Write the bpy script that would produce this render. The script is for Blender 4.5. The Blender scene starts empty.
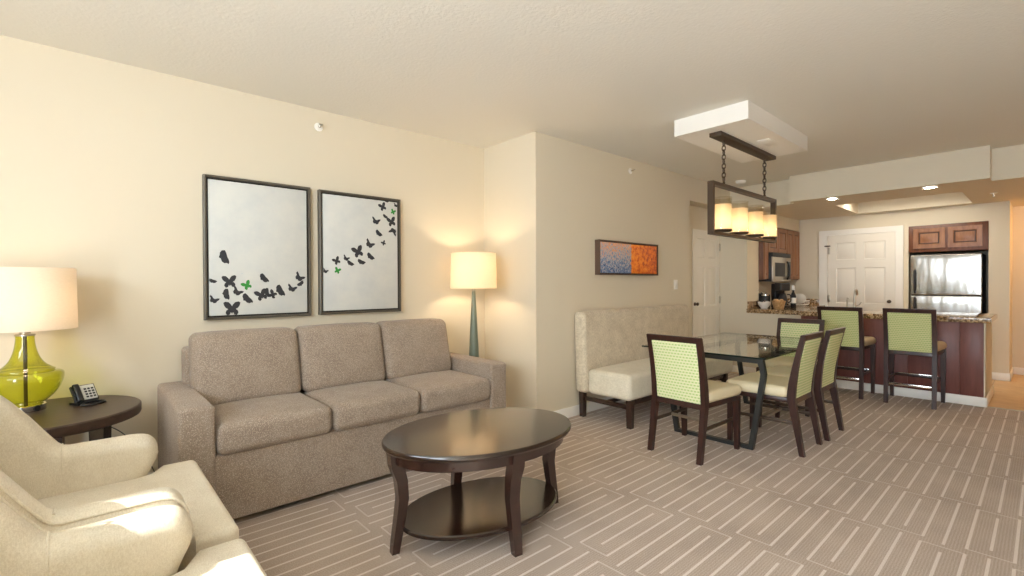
import bpy, bmesh, math, random
from mathutils import Vector, Matrix
random.seed(7)
PI = math.pi
scene = bpy.context.scene
C = scene.collection

# ------------------------------------------------------------------ camera
F_PX = 479.2
YAW, PITCH, ROLL = math.radians(48.114), math.radians(-0.467), math.radians(-0.261)
fw = Vector((math.cos(YAW) * math.cos(PITCH), math.sin(YAW) * math.cos(PITCH), math.sin(PITCH)))
rt = Vector((math.sin(YAW), -math.cos(YAW), 0))
up = rt.cross(fw)
rt, up = rt * math.cos(ROLL) + up * math.sin(ROLL), up * math.cos(ROLL) - rt * math.sin(ROLL)
cam_data = bpy.data.cameras.new('camera')
cam = bpy.data.objects.new('camera', cam_data)
C.objects.link(cam)
cam_data.sensor_fit = 'HORIZONTAL'
cam_data.sensor_width = 36.0
cam_data.lens = F_PX / 1024 * 36.0
cam_data.clip_start = 0.05
cam.matrix_world = Matrix(((rt.x, up.x, -fw.x, 0), (rt.y, up.y, -fw.y, 0), (rt.z, up.z, -fw.z, 1.3), (0, 0, 0, 1)))
scene.camera = cam

# ------------------------------------------------------------------ world, sun, daylight
world = bpy.data.worlds.new('daylight')
scene.world = world
world.use_nodes = True
wbg = world.node_tree.nodes['Background']
wbg.inputs[0].default_value = (0.80, 0.90, 1.0, 1)
wbg.inputs[1].default_value = 13.0

sun_data = bpy.data.lights.new('sun', 'SUN')
sun_data.energy = 10.0
sun_data.angle = math.radians(0.6)
sun_data.color = (1.0, 0.95, 0.86)
sun = bpy.data.objects.new('sun', sun_data)
C.objects.link(sun)
EL = math.radians(37)
sun_dir = Vector((math.cos(EL) * math.cos(math.radians(-9)), math.cos(EL) * math.sin(math.radians(-9)), -math.sin(EL)))
sun.rotation_euler = sun_dir.to_track_quat('-Z', 'Y').to_euler()

# the open patio door and an unseen high window behind the camera: sampling portals for the sky light
WX = -2.0
DOOR = (-1.2, 0.55, 0.0, 2.45)        # y0, y1, z0, z1
HIGH = (0.75, 2.27, 1.70, 2.45)  # unseen opening, sill raised to keep sky light off the left wall
for y0, y1, z0, z1 in (DOOR, HIGH):
    portal_data = bpy.data.lights.new('sky_portal', 'AREA')
    portal_data.shape = 'RECTANGLE'
    portal_data.size = z1 - z0
    portal_data.size_y = y1 - y0
    portal_data.cycles.is_portal = True
    portal = bpy.data.objects.new('sky_portal', portal_data)
    C.objects.link(portal)
    portal.location = (WX - 0.02, (y0 + y1) / 2, (z0 + z1) / 2)
    portal.rotation_euler = Vector((1, 0, 0)).to_track_quat('-Z', 'Y').to_euler()

vs = scene.view_settings
vs.view_transform = 'Standard'
vs.look = 'None'
vs.gamma = 1.0
vs.use_curve_mapping = False
vs.exposure = 0.38
scene.cycles.max_bounces = 14
scene.cycles.diffuse_bounces = 8
scene.cycles.glossy_bounces = 6
scene.cycles.transmission_bounces = 10
scene.cycles.transparent_max_bounces = 24
scene.cycles.use_denoising = True
scene.cycles.sample_clamp_indirect = 8.0


# ------------------------------------------------------------------ materials
def srgb(h):
    h = h.lstrip('#')
    v = [int(h[i:i + 2], 16) / 255 for i in (0, 2, 4)]
    return tuple(c / 12.92 if c <= 0.04045 else ((c + 0.055) / 1.055) ** 2.4 for c in v) + (1.0,)


class NT:
    """small helper around a material node tree"""
    def __init__(self, name):
        self.m = bpy.data.materials.new(name)
        self.m.use_nodes = True
        self.t = self.m.node_tree
        self.b = self.t.nodes['Principled BSDF']
        self.out = self.t.nodes['Material Output']

    def n(self, kind, **kw):
        nd = self.t.nodes.new(kind)
        for k, v in kw.items():
            setattr(nd, k, v)
        return nd

    def l(self, a, b):
        self.t.links.new(a, b)

    def val(self, x, socket):
        if hasattr(x, 'is_linked') or hasattr(x, 'links'):
            self.l(x, socket)
        else:
            socket.default_value = x

    def math(self, op, a, b=0.0, c=None):
        nd = self.n('ShaderNodeMath', operation=op)
        self.val(a, nd.inputs[0])
        self.val(b, nd.inputs[1])
        if c is not None:
            self.val(c, nd.inputs[2])
        return nd.outputs[0]

    def coords(self, kind='Object'):
        return self.n('ShaderNodeTexCoord').outputs[kind]

    def world_pos(self):
        return self.n('ShaderNodeNewGeometry').outputs['Position']

    def noise(self, vec, scale, detail=3, rough=0.5):
        nd = self.n('ShaderNodeTexNoise')
        self.l(vec, nd.inputs['Vector'])
        nd.inputs['Scale'].default_value = scale
        nd.inputs['Detail'].default_value = detail
        nd.inputs['Roughness'].default_value = rough
        return nd.outputs[0]

    def scaled(self, vec, s):
        nd = self.n('ShaderNodeVectorMath', operation='MULTIPLY')
        self.l(vec, nd.inputs[0])
        nd.inputs[1].default_value = s
        return nd.outputs[0]

    def ramp(self, fac, stops):
        nd = self.n('ShaderNodeValToRGB')
        self.l(fac, nd.inputs[0])
        e = nd.color_ramp.elements
        while len(e) < len(stops):
            e.new(0.5)
        for i, (p, c) in enumerate(stops):
            e[i].position = p
            e[i].color = c
        return nd.outputs[0]

    def mix(self, fac, a, b):
        nd = self.n('ShaderNodeMix', data_type='RGBA')
        self.val(fac, nd.inputs[0])
        self.val(a, nd.inputs[6])
        self.val(b, nd.inputs[7])
        return nd.outputs[2]

    def bump(self, h, strength=0.3, dist=0.002):
        nd = self.n('ShaderNodeBump')
        nd.inputs['Strength'].default_value = strength
        nd.inputs['Distance'].default_value = dist
        self.l(h, nd.inputs['Height'])
        self.l(nd.outputs[0], self.b.inputs['Normal'])

    def set(self, **kw):
        names = dict(col='Base Color', rough='Roughness', metal='Metallic', spec='Specular IOR Level', coat='Coat Weight',
                     coatr='Coat Roughness', sheen='Sheen Weight', emit='Emission Color', estr='Emission Strength', trans='Transmission Weight', ior='IOR')
        for k, v in kw.items():
            self.val(v, self.b.inputs[names[k]])
        return self


def plain(name, col, rough=0.5, **kw):
    t = NT(name)
    t.set(col=srgb(col), rough=rough, **kw)
    return t.m


def paint(name, col, scale=90.0, strength=0.12, dist=0.002, rough=0.75):
    t = NT(name)
    p = t.world_pos()
    t.set(col=srgb(col), rough=rough, spec=0.25)
    t.bump(t.noise(p, scale, 4), strength, dist)
    return t.m


def wood(name, c0, c1, rough=0.3, stretch=(2, 30, 30), coat=0.3, metal=0.0):
    t = NT(name)
    v = t.scaled(t.coords(), stretch)
    n = t.noise(v, 1.6, 5, 0.6)
    t.set(col=t.ramp(n, [(0.3, srgb(c0)), (0.7, srgb(c1))]), rough=rough, coat=coat, coatr=0.2)
    return t.m


def fabric(name, c0, c1, scale=420.0, fleck=None, bump=0.35, rough=0.9, thread=True, sheen=0.15):
    t = NT(name)
    p = t.coords()
    big = t.noise(p, 9.0, 3)
    fine = t.noise(t.scaled(p, (1, 1, 2.2)), scale, 2)
    f2 = t.noise(t.scaled(p, (2.6, 0.6, 1)), scale * 0.5, 2)
    s = t.math('ADD', t.math('MULTIPLY', fine, 0.5), t.math('MULTIPLY', f2, 0.5))
    col = t.ramp(t.math('ADD', t.math('MULTIPLY', big, 0.25), t.math('MULTIPLY', s, 0.75)), [(0.38, srgb(c0)), (0.62, srgb(c1))])
    h = s
    if fleck:
        vo = t.n('ShaderNodeTexVoronoi')
        t.l(p, vo.inputs['Vector'])
        vo.inputs['Scale'].default_value = fleck[1]
        msk = t.math('LESS_THAN', vo.outputs['Distance'], fleck[2])
        col = t.mix(msk, col, srgb(fleck[0]))
        h = t.math('SUBTRACT', s, t.math('MULTIPLY', vo.outputs['Distance'], 0.8))
    t.set(col=col, rough=rough, sheen=sheen, spec=0.2)
    t.bump(h, bump, 0.003)
    return t.m


def see_through(name, tint, ior=1.45, rough=0.0, gloss=1.0, gtint=(1, 1, 1, 1), edge=None):
    """clear pane or blown glass: tinted see-through with Fresnel reflection"""
    t = NT(name)
    t.t.nodes.remove(t.b)
    tr = t.n('ShaderNodeBsdfTransparent')
    tr.inputs[0].default_value = tint
    gl = t.n('ShaderNodeBsdfGlossy')
    gl.inputs['Color'].default_value = gtint
    gl.inputs['Roughness'].default_value = rough
    lw = t.n('ShaderNodeLayerWeight')
    f0 = ((ior - 1) / (ior + 1)) ** 2
    fr = t.math('ADD', t.math('MULTIPLY', t.math('POWER', lw.outputs['Facing'], 5.0), 1.0 - f0), f0)
    lw.inputs['Blend'].default_value = 0.5
    if edge:      # a blown wall is seen through a longer path near its outline
        t.l(t.mix(t.math('POWER', lw.outputs['Facing'], 2.5), tint, edge), tr.inputs[0])
    mx = t.n('ShaderNodeMixShader')
    t.l(t.math('MULTIPLY', fr, gloss), mx.inputs[0])
    t.l(tr.outputs[0], mx.inputs[1])
    t.l(gl.outputs[0], mx.inputs[2])
    t.l(mx.outputs[0], t.out.inputs[0])
    return t.m


def shade_mat(name, col, trans=0.5, rough=1.0, weave=0.0):
    t = NT(name)
    t.t.nodes.remove(t.b)
    d = t.n('ShaderNodeBsdfDiffuse')
    tl = t.n('ShaderNodeBsdfTranslucent')
    d.inputs[0].default_value = srgb(col)
    tl.inputs[0].default_value = srgb(col)
    if weave:
        p = t.coords()
        s = t.noise(t.scaled(p, (1, 1, 6)), 60, 3)
        cc = t.ramp(s, [(0.3, tuple(x * (1 - weave) for x in srgb(col)[:3]) + (1,)), (0.7, srgb(col))])
        t.l(cc, d.inputs[0])
        t.l(cc, tl.inputs[0])
    mx = t.n('ShaderNodeMixShader')
    mx.inputs[0].default_value = trans
    t.l(d.outputs[0], mx.inputs[1])
    t.l(tl.outputs[0], mx.inputs[2])
    t.l(mx.outputs[0], t.out.inputs[0])
    return t.m


def glow(name, col, strength):
    t = NT(name)
    t.set(col=srgb('#ffffff'), rough=0.5, emit=col, estr=strength)
    return t.m


def carpet_material():
    t = NT('carpet_lines')
    p = t.world_pos()
    sx = t.n('ShaderNodeSeparateXYZ')
    t.l(p, sx.inputs[0])
    x, y = sx.outputs[0], sx.outputs[1]
    P, S = 0.671, 0.0815
    kx = t.math('DIVIDE', t.math('SUBTRACT', x, 1.149), P)
    k = t.math('FLOOR', kx)
    fx = t.math('MULTIPLY', t.math('SUBTRACT', kx, k), P)
    par = t.math('FLOORED_MODULO', k, 2.0)
    yy = t.math('DIVIDE', t.math('SUBTRACT', y, 1.56), S)
    yy = t.math('ADD', yy, t.math('MULTIPLY', t.math('SUBTRACT', par, 1.0), 2.0))
    j = t.math('ROUND', yy)
    jm = t.math('FLOORED_MODULO', j, 4.0)
    dist = t.math('MULTIPLY', t.math('ABSOLUTE', t.math('SUBTRACT', yy, j)), S)
    line = t.math('LESS_THAN', dist, 0.0062)
    fxc = t.math('ABSOLUTE', t.math('SUBTRACT', fx, P / 2))
    isA = t.math('LESS_THAN', t.math('FLOORED_MODULO', jm, 2.0), 0.5)            # rectangle sides
    is3 = t.math('GREATER_THAN', jm, 2.5)
    is1 = t.math('MULTIPLY', t.math('LESS_THAN', jm, 1.5), t.math('GREATER_THAN', jm, 0.5))
    lim = t.math('ADD', t.math('ADD', t.math('MULTIPLY', isA, 0.304), t.math('MULTIPLY', is3, 0.238)), t.math('MULTIPLY', is1, 0.336))
    inside = t.math('LESS_THAN', fxc, lim)
    m1 = t.math('MULTIPLY', line, inside)
    ym = t.math('FLOORED_MODULO', yy, 4.0)
    cap = t.math('MULTIPLY', t.math('GREATER_THAN', ym, 2.0), t.math('LESS_THAN', t.math('ABSOLUTE', t.math('SUBTRACT', fxc, 0.303)), 0.0045))
    m = t.math('MAXIMUM', m1, t.math('MULTIPLY', cap, 0.6))
    # ribbed pile, running along the lines
    rib = t.n('ShaderNodeTexWave', wave_type='BANDS', bands_direction='Y')
    t.l(p, rib.inputs[0])
    rib.inputs['Scale'].default_value = 26.0
    rib.inputs['Distortion'].default_value = 1.5
    rib.inputs['Detail'].default_value = 2.0
    nz = t.noise(p, 190, 4, 0.75)
    nb = t.noise(p, 3.0, 2)
    f = t.math('ADD', t.math('ADD', t.math('MULTIPLY', rib.outputs['Fac'], 0.07), t.math('MULTIPLY', nz, 0.73)), t.math('MULTIPLY', nb, 0.2))
    base = t.ramp(f, [(0.30, srgb('#8c7c70')), (0.66, srgb('#ccbcae'))])
    lc = t.ramp(nz, [(0.3, srgb('#cec2b9')), (0.7, srgb('#eee6e0'))])
    t.set(col=t.mix(t.math('MULTIPLY', m, 0.85), base, lc), rough=0.95, spec=0.1, sheen=0.1)
    t.bump(nz, 0.5, 0.004)
    return t.m


def tile_material():
    t = NT('hall_tile')
    p = t.world_pos()
    br = t.n('ShaderNodeTexBrick')
    t.l(p, br.inputs['Vector'])
    br.inputs['Scale'].default_value = 1.0
    br.inputs['Brick Width'].default_value = 0.45
    br.inputs['Row Height'].default_value = 0.45
    br.inputs['Mortar Size'].default_value = 0.004
    br.offset = 0.0
    n = t.noise(p, 7, 4)
    t.l(t.ramp(n, [(0.3, srgb('#c9a878')), (0.7, srgb('#dcbf92'))]), br.inputs['Color1'])
    t.l(t.ramp(n, [(0.3, srgb('#c4a272')), (0.7, srgb('#d7b98b'))]), br.inputs['Color2'])
    br.inputs['Mortar'].default_value = srgb('#a98d66')
    t.set(col=br.outputs[0], rough=0.35)
    return t.m


def granite_material():
    t = NT('granite')
    p = t.world_pos()
    vo = t.n('ShaderNodeTexVoronoi')
    t.l(p, vo.inputs['Vector'])
    vo.inputs['Scale'].default_value = 55
    n1 = t.noise(p, 38, 4, 0.7)
    c = t.ramp(n1, [(0.30, srgb('#2e2318')), (0.44, srgb('#7a5c3c')), (0.54, srgb('#b89a72')), (0.70, srgb('#dccbb0'))])
    sp = t.n('ShaderNodeSeparateColor')
    t.l(vo.outputs['Color'], sp.inputs[0])
    c = t.mix(t.math('MULTIPLY', t.math('GREATER_THAN', sp.outputs[0], 0.72), 0.7), c, srgb('#4a3626'))
    t.set(col=c, rough=0.12, coat=0.4)
    return t.m


def dotted_green(name, c0, c1, dot, px, pz, rows=True):
    t = NT(name)
    s = t.n('ShaderNodeSeparateXYZ')
    t.l(t.coords(), s.inputs[0])
    zz = t.math('DIVIDE', s.outputs[2], pz)
    row = t.math('FLOOR', zz)
    xx = t.math('ADD', t.math('DIVIDE', s.outputs[0], px), t.math('MULTIPLY', t.math('FLOORED_MODULO', row, 2.0), 0.5))
    fx = t.math('ABSOLUTE', t.math('SUBTRACT', t.math('FRACT', xx), 0.5))
    fz = t.math('ABSOLUTE', t.math('SUBTRACT', t.math('FRACT', zz), 0.5))
    d = t.math('MULTIPLY', t.math('LESS_THAN', fx, 0.27), t.math('LESS_THAN', fz, 0.22))
    stripe = t.math('GREATER_THAN', fz, 0.40)
    n = t.noise(t.coords(), 300, 2)
    base = t.ramp(n, [(0.3, srgb(c0)), (0.7, srgb(c1))])
    c = t.mix(t.math('MULTIPLY', stripe, 0.35), base, srgb('#f2f0c8'))
    t.set(col=t.mix(t.math('MULTIPLY', d, 0.8), c, srgb(dot)), rough=0.8, spec=0.25)
    t.bump(t.math('ADD', n, d), 0.2, 0.002)
    return t.m


def canvas_material(name):
    t = NT(name)
    p = t.coords()
    n = t.noise(p, 4.0, 5, 0.65)
    n2 = t.noise(t.scaled(p, (1.3, 1, 2.2)), 2.2, 3)
    c = t.ramp(n, [(0.3, srgb('#c6c9c8')), (0.6, srgb('#d2d3ce')), (0.8, srgb('#d8d7cf'))])
    c = t.mix(t.math('MULTIPLY', t.math('GREATER_THAN', n2, 0.66), 0.45), c, srgb('#b0c2cc'))
    t.set(col=c, rough=0.7)
    t.bump(t.noise(t.scaled(p, (1, 1, 3)), 90, 3), 0.15, 0.001)
    return t.m


def abstract_material():
    t = NT('abstract_paint')
    p = t.coords()
    s = t.n('ShaderNodeSeparateXYZ')
    t.l(p, s.inputs[0])
    n = t.noise(p, 22, 5, 0.75)
    n2 = t.noise(t.scaled(p, (1.4, 1, 0.8)), 40, 4, 0.8)
    z = t.math('MULTIPLY', s.outputs[2], 0.55)
    left = t.ramp(t.math('ADD', n2, z), [(0.30, srgb('#1d2a48')), (0.42, srgb('#5874a4')), (0.52, srgb('#b4bfc4')), (0.62, srgb('#e88a3a')), (0.72, srgb('#d9cbb8'))])
    right = t.ramp(t.math('ADD', n, t.math('MULTIPLY', s.outputs[0], -0.22)), [(0.22, srgb('#8a3418')), (0.36, srgb('#d85c18')), (0.48, srgb('#f7861a')), (0.66, srgb('#ffac3e'))])
    edge = t.math('GREATER_THAN', t.math('ADD', s.outputs[0], t.math('MULTIPLY', t.math('SUBTRACT', n2, 0.5), 0.10)), 0.015)
    t.set(col=t.mix(edge, left, right), rough=0.5)
    t.bump(n2, 0.4, 0.003)
    return t.m


M = {}
M['wall'] = paint('cream_wall_paint', '#d9cfba')
M['ceil'] = paint('knockdown_ceiling', '#e5e2d9', 55.0, 0.4, 0.005, 0.9)
M['white'] = plain('white_trim_paint', '#eeebe4', 0.4)
M['door'] = plain('white_door_paint', '#e9e4d9', 0.42)
M['carpet'] = carpet_material()
M['tile'] = tile_material()
M['sofa'] = fabric('taupe_chenille', '#85766a', '#a29283', 230, ('#b9ad9e', 160, 0.33), 0.5)
M['linen'] = fabric('cream_linen', '#cdc2ad', '#e3dbc9', 260, None, 0.35)
M['bench_back'] = fabric('beige_chenille', '#b9ab94', '#ddd1ba', 90, None, 0.4)
M['bench_seat'] = fabric('cream_bench_cloth', '#d2c9b2', '#e8e0cb', 160, None, 0.25)
M['espresso'] = wood('espresso_wood', '#22130e', '#3a211a', 0.26, (3, 26, 26), 0.5)
M['espresso_top'] = wood('espresso_table_top', '#1a0d08', '#2c180f', 0.18, (2.5, 26, 26), 0.55)
M['end_top'] = wood('grey_brown_table_top', '#3a2c25', '#4a3930', 0.42, (2.5, 26, 26), 0.1)
M['mahogany'] = wood('dark_mahogany', '#26130d', '#3e2018', 0.36, (26, 26, 3), 0.2)
M['cherry'] = wood('cherry_panel', '#66362e', '#7b463c', 0.5, (14, 14, 2), 0.08)
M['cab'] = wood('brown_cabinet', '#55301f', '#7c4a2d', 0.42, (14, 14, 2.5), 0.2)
M['cab_lit'] = wood('brown_cabinet_lit', '#7d4f30', '#9d6a42', 0.42, (14, 14, 2.5), 0.2)  # lighter copy of the cabinet wood, light put into the door colour
M['cab_groove'] = plain('dark_glaze', '#3a1d10', 0.5)
M['green'] = dotted_green('green_dotted_upholstery', '#cbd09c', '#dadcb2', '#96bb6b', 0.026, 0.0225)
M['green_stool'] = dotted_green('green_dotted_stool_cloth', '#c0c487', '#cfd19b', '#95ad64', 0.022, 0.02)
M['leather'] = plain('cream_leather', '#ddd0ae', 0.38, spec=0.5)
M['leather_tan'] = plain('tan_leather', '#cdb893', 0.4, spec=0.5)
M['iron'] = plain('dark_grey_metal', '#3c3c3a', 0.42, metal=0.6)
M['bronze'] = plain('oil_rubbed_bronze', '#463628', 0.45, metal=0.3)
M['chrome'] = plain('chrome', '#d8d6d0', 0.12, metal=1.0)
M['brushed'] = plain('brushed_nickel', '#b9b3a6', 0.3, metal=1.0)
M['black'] = plain('black_plastic', '#17171a', 0.35)
M['black_satin'] = plain('charcoal_plastic', '#2b2b2d', 0.5)
M['grey'] = plain('grey_plastic', '#cfd0ce', 0.5)
M['glass_table'] = see_through('table_glass', (0.93, 0.965, 0.95, 1), 1.45)
M['glass_edge'] = plain('glass_edge_green', '#1e2a24', 0.1, spec=0.6)
M['green_glass'] = see_through('lime_glass', (0.82, 0.83, 0.22, 1), 1.5, 0.01, 1.3, (1, 1, 1, 1), (0.30, 0.32, 0.02, 1))
M['clear'] = see_through('seeded_glass', (0.93, 0.90, 0.84, 1), 1.4, 0.05)
M['shade'] = shade_mat('cream_lamp_shade', '#f8f0e4', 0.55, 1.0, 0.06)
M['shade_floor'] = shade_mat('ivory_lamp_shade', '#faf2e2', 0.55, 1.0, 0.06)
M['frost'] = shade_mat('frosted_shade', '#fbf2e2', 0.6)
M['bulb_table'] = glow('table_bulb_glow', (1.0, 0.78, 0.54, 1), 30)
M['bulb_floor'] = glow('floor_bulb_glow', (1.0, 0.75, 0.48, 1), 160)
M['bulb_chand'] = glow('chandelier_bulb_glow', (1.0, 0.84, 0.62, 1), 55)
M['down_lens'] = glow('downlight_glow', (1.0, 0.88, 0.68, 1), 200)
M['tray_lens'] = glow('tray_light_glow', (1.0, 0.93, 0.80, 1), 10)
M['hall_lens'] = glow('hall_light_glow', (1.0, 0.56, 0.24, 1), 55)
M['lamp_body'] = plain('sage_ceramic', '#6c7565', 0.35)
M['granite'] = granite_material()
M['butterfly_black'] = plain('charcoal_print', '#2f2f33', 0.7)
M['butterfly_green'] = plain('green_print', '#2f8a35', 0.6)
M['pic_frame'] = plain('pewter_frame', '#5d574d', 0.45, metal=0.35)
M['pic_gap'] = plain('dark_frame_recess', '#211d18', 0.6)
M['canvas1'] = canvas_material('pale_canvas')
M['abstract'] = abstract_material()
M['art_frame'] = plain('brown_art_frame', '#5c473a', 0.5)


def steel_material():
    t = NT('stainless_steel')
    p = t.coords()
    w = t.noise(t.scaled(p, (1, 5.0, 1.3)), 1.3, 2)
    t.set(col=srgb('#aaa8a3'), rough=0.2, metal=1.0)
    t.bump(w, 0.16, 0.03)
    return t.m


M['steel'] = steel_material()


# ------------------------------------------------------------------ mesh helpers
def T(x, y, z):
    return Matrix.Translation((x, y, z))


def RZ(a):
    return Matrix.Rotation(a, 4, 'Z')


def RX(a):
    return Matrix.Rotation(a, 4, 'X')


def RY(a):
    return Matrix.Rotation(a, 4, 'Y')


def finish(bm, angle=38):
    bmesh.ops.recalc_face_normals(bm, faces=bm.faces[:])
    lim = math.radians(angle)
    for f in bm.faces:
        f.smooth = True
    for e in bm.edges:
        if len(e.link_faces) == 2 and e.calc_face_angle(0) > lim:
            e.smooth = False


def obj(name, bm, mat, parent=None, mats=None):
    finish(bm)
    me = bpy.data.meshes.new(name)
    bm.to_mesh(me)
    bm.free()
    for m in ([mat] if mats is None else mats):
        me.materials.append(m)
    o = bpy.data.objects.new(name, me)
    C.objects.link(o)
    if parent:
        o.parent = parent
    return o


def tag(o, label=None, cat=None, group=None, kind=None):
    if label:
        o['label'] = label
    if cat:
        o['category'] = cat
    if group:
        o['group'] = group
    if kind:
        o['kind'] = kind
    return o


def thing(name, label, cat, loc=(0, 0, 0), rz=0.0, group=None):
    o = bpy.data.objects.new(name, None)
    o.empty_display_size = 0.1
    C.objects.link(o)
    o.location = loc
    o.rotation_euler = (0, 0, rz)
    return tag(o, label, cat, group)


def struct(name, bm, mat, mats=None):
    return tag(obj(name, bm, mat, None, mats), kind='structure')


def copy_tree(o, parent=None):
    c = o.copy()
    C.objects.link(c)
    if parent is not None:
        c.parent = parent
    for ch in [x for x in o.children]:
        copy_tree(ch, c)
    return c


def box(x0, x1, y0, y1, z0, z1, bev=0.0, seg=2, bm=None):
    b = bmesh.new()
    r = bmesh.ops.create_cube(b, size=1)
    for v in b.verts:
        v.co = Vector((x0 + (v.co.x + .5) * (x1 - x0), y0 + (v.co.y + .5) * (y1 - y0), z0 + (v.co.z + .5) * (z1 - z0)))
    if bev:
        bmesh.ops.bevel(b, geom=b.edges[:], offset=bev, segments=seg, profile=0.5, affect='EDGES')
    if bm is not None:
        join(bm, b)
        return bm
    return b


def join(dst, src, mat=None):
    me = bpy.data.meshes.new('tmp')
    if mat is not None:
        bmesh.ops.transform(src, matrix=mat, verts=src.verts[:])
    src.to_mesh(me)
    src.free()
    dst.from_mesh(me)
    bpy.data.meshes.remove(me)
    return dst


def xf(bm, mat):
    bmesh.ops.transform(bm, matrix=mat, verts=bm.verts[:])
    return bm


def deform(bm, fn):
    for v in bm.verts:
        v.co = Vector(fn(*v.co))
    return bm


def soft_box(x0, x1, y0, y1, z0, z1, r=0.03, puff=(0, 0, 0), n=8, seg=4):
    """rounded box with optional cushion-like crowning of its faces"""
    b = bmesh.new()
    hs = [(x1 - x0) / 2, (y1 - y0) / 2, (z1 - z0) / 2]
    cs = [(x0 + x1) / 2, (y0 + y1) / 2, (z0 + z1) / 2]
    ts = []
    for h in hs:
        rr = min(r, h * 0.999)
        i = h - rr
        edge = [i + rr * math.tan(PI / 4 * k / seg) for k in range(seg + 1)]
        mid = [-i + 2 * i * k / n for k in range(1, n)] if i > 1e-4 else []
        ts.append([-e for e in reversed(edge)] + mid + edge)
    for ax in range(3):
        u, v = (ax + 1) % 3, (ax + 2) % 3
        for s in (-1, 1):
            grid = []
            for a in ts[u]:
                row = []
                for c in ts[v]:
                    p = [0, 0, 0]
                    p[ax], p[u], p[v] = s * hs[ax], a, c
                    inn = [max(-(hs[i] - min(r, hs[i] * .999)), min(hs[i] - min(r, hs[i] * .999), p[i])) for i in range(3)]
                    d = Vector(p) - Vector(inn)
                    if d.length > 1e-9:
                        d = d.normalized() * min(r, min(hs) * 0.999 if r > min(hs) else r)
                    q = Vector(inn) + d
                    row.append(b.verts.new(q))
                grid.append(row)
            for i in range(len(grid) - 1):
                for k in range(len(grid[0]) - 1):
                    b.faces.new((grid[i][k], grid[i + 1][k], grid[i + 1][k + 1], grid[i][k + 1]))
    bmesh.ops.remove_doubles(b, verts=b.verts[:], dist=1e-5)
    for v in b.verts:
        w = [max(-1, min(1, v.co[i] / hs[i])) for i in range(3)]
        for ax in range(3):
            if puff[ax]:
                u, q = (ax + 1) % 3, (ax + 2) % 3
                v.co[ax] += puff[ax] * w[ax] * (1 - w[u] ** 4) * (1 - w[q] ** 4) * (0.35 + 0.65 * (1 - w[u] ** 2) * (1 - w[q] ** 2))
        v.co += Vector(cs)
    return b


def rect_loft(secs, bev=0.0):
    """secs: (cx, cy, z, wx, wy) stacked from bottom to top"""
    b = bmesh.new()
    rings = []
    for cx, cy, z, wx, wy in secs:
        rings.append([b.verts.new((cx + sx * wx / 2, cy + sy * wy / 2, z)) for sx, sy in ((-1, -1), (1, -1), (1, 1), (-1, 1))])
    for a, c in zip(rings, rings[1:]):
        for i in range(4):
            b.faces.new((a[i], a[(i + 1) % 4], c[(i + 1) % 4], c[i]))
    b.faces.new(rings[0][::-1])
    b.faces.new(rings[-1])
    if bev:
        es = [e for e in b.edges if len(e.link_faces) == 2 and e.calc_face_angle(0) > 0.9]
        bmesh.ops.bevel(b, geom=es, offset=bev, segments=2, profile=0.5, affect='EDGES')
    return b


def lathe(prof, n=32, ex=1.0, ey=1.0, cap=True, add=None):
    """prof: (r, z) bottom to top; add=(a, b): elliptical, prof r is an offset added to the semi-axes"""
    b = bmesh.new()
    rings = []
    for r, z in prof:
        ring = []
        for i in range(n):
            t = 2 * PI * i / n
            if add:
                ring.append(b.verts.new(((add[0] + r) * math.cos(t), (add[1] + r) * math.sin(t), z)))
            else:
                ring.append(b.verts.new((r * ex * math.cos(t), r * ey * math.sin(t), z)))
        rings.append(ring)
    for a, c in zip(rings, rings[1:]):
        for i in range(n):
            b.faces.new((a[i], a[(i + 1) % n], c[(i + 1) % n], c[i]))
    if cap:
        b.faces.new(rings[0][::-1])
        b.faces.new(rings[-1])
    return b


def tube(path, r, n=8, closed=False):
    b = bmesh.new()
    path = [Vector(p) for p in path]
    m = len(path)
    rings = []
    prev = None
    for i, p in enumerate(path):
        if closed:
            d = path[(i + 1) % m] - path[i - 1]
        else:
            d = path[min(i + 1, m - 1)] - path[max(i - 1, 0)]
        d.normalize()
        if prev is None:
            a = d.orthogonal().normalized()
        else:
            a = (prev - d * prev.dot(d)).normalized()
        prev = a
        c = d.cross(a)
        rr = r[i] if isinstance(r, (list, tuple)) else r
        rings.append([b.verts.new(p + (a * math.cos(2 * PI * k / n) + c * math.sin(2 * PI * k / n)) * rr) for k in range(n)])
    pairs = list(zip(rings, rings[1:])) + ([(rings[-1], rings[0])] if closed else [])
    for a, c in pairs:
        for i in range(n):
            b.faces.new((a[i], a[(i + 1) % n], c[(i + 1) % n], c[i]))
    if not closed:
        b.faces.new(rings[0][::-1])
        b.faces.new(rings[-1])
    return b


def smooth_path(pts, sub=4):
    """Catmull-Rom through points"""
    pts = [Vector(p) for p in pts]
    out = []
    for i in range(len(pts) - 1):
        p0, p1, p2, p3 = pts[max(i - 1, 0)], pts[i], pts[i + 1], pts[min(i + 2, len(pts) - 1)]
        for k in range(sub):
            t = k / sub
            out.append(0.5 * ((2 * p1) + (p2 - p0) * t + (2 * p0 - 5 * p1 + 4 * p2 - p3) * t * t + (3 * p1 - p0 - 3 * p2 + p3) * t ** 3))
    out.append(pts[-1])
    return out


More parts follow.
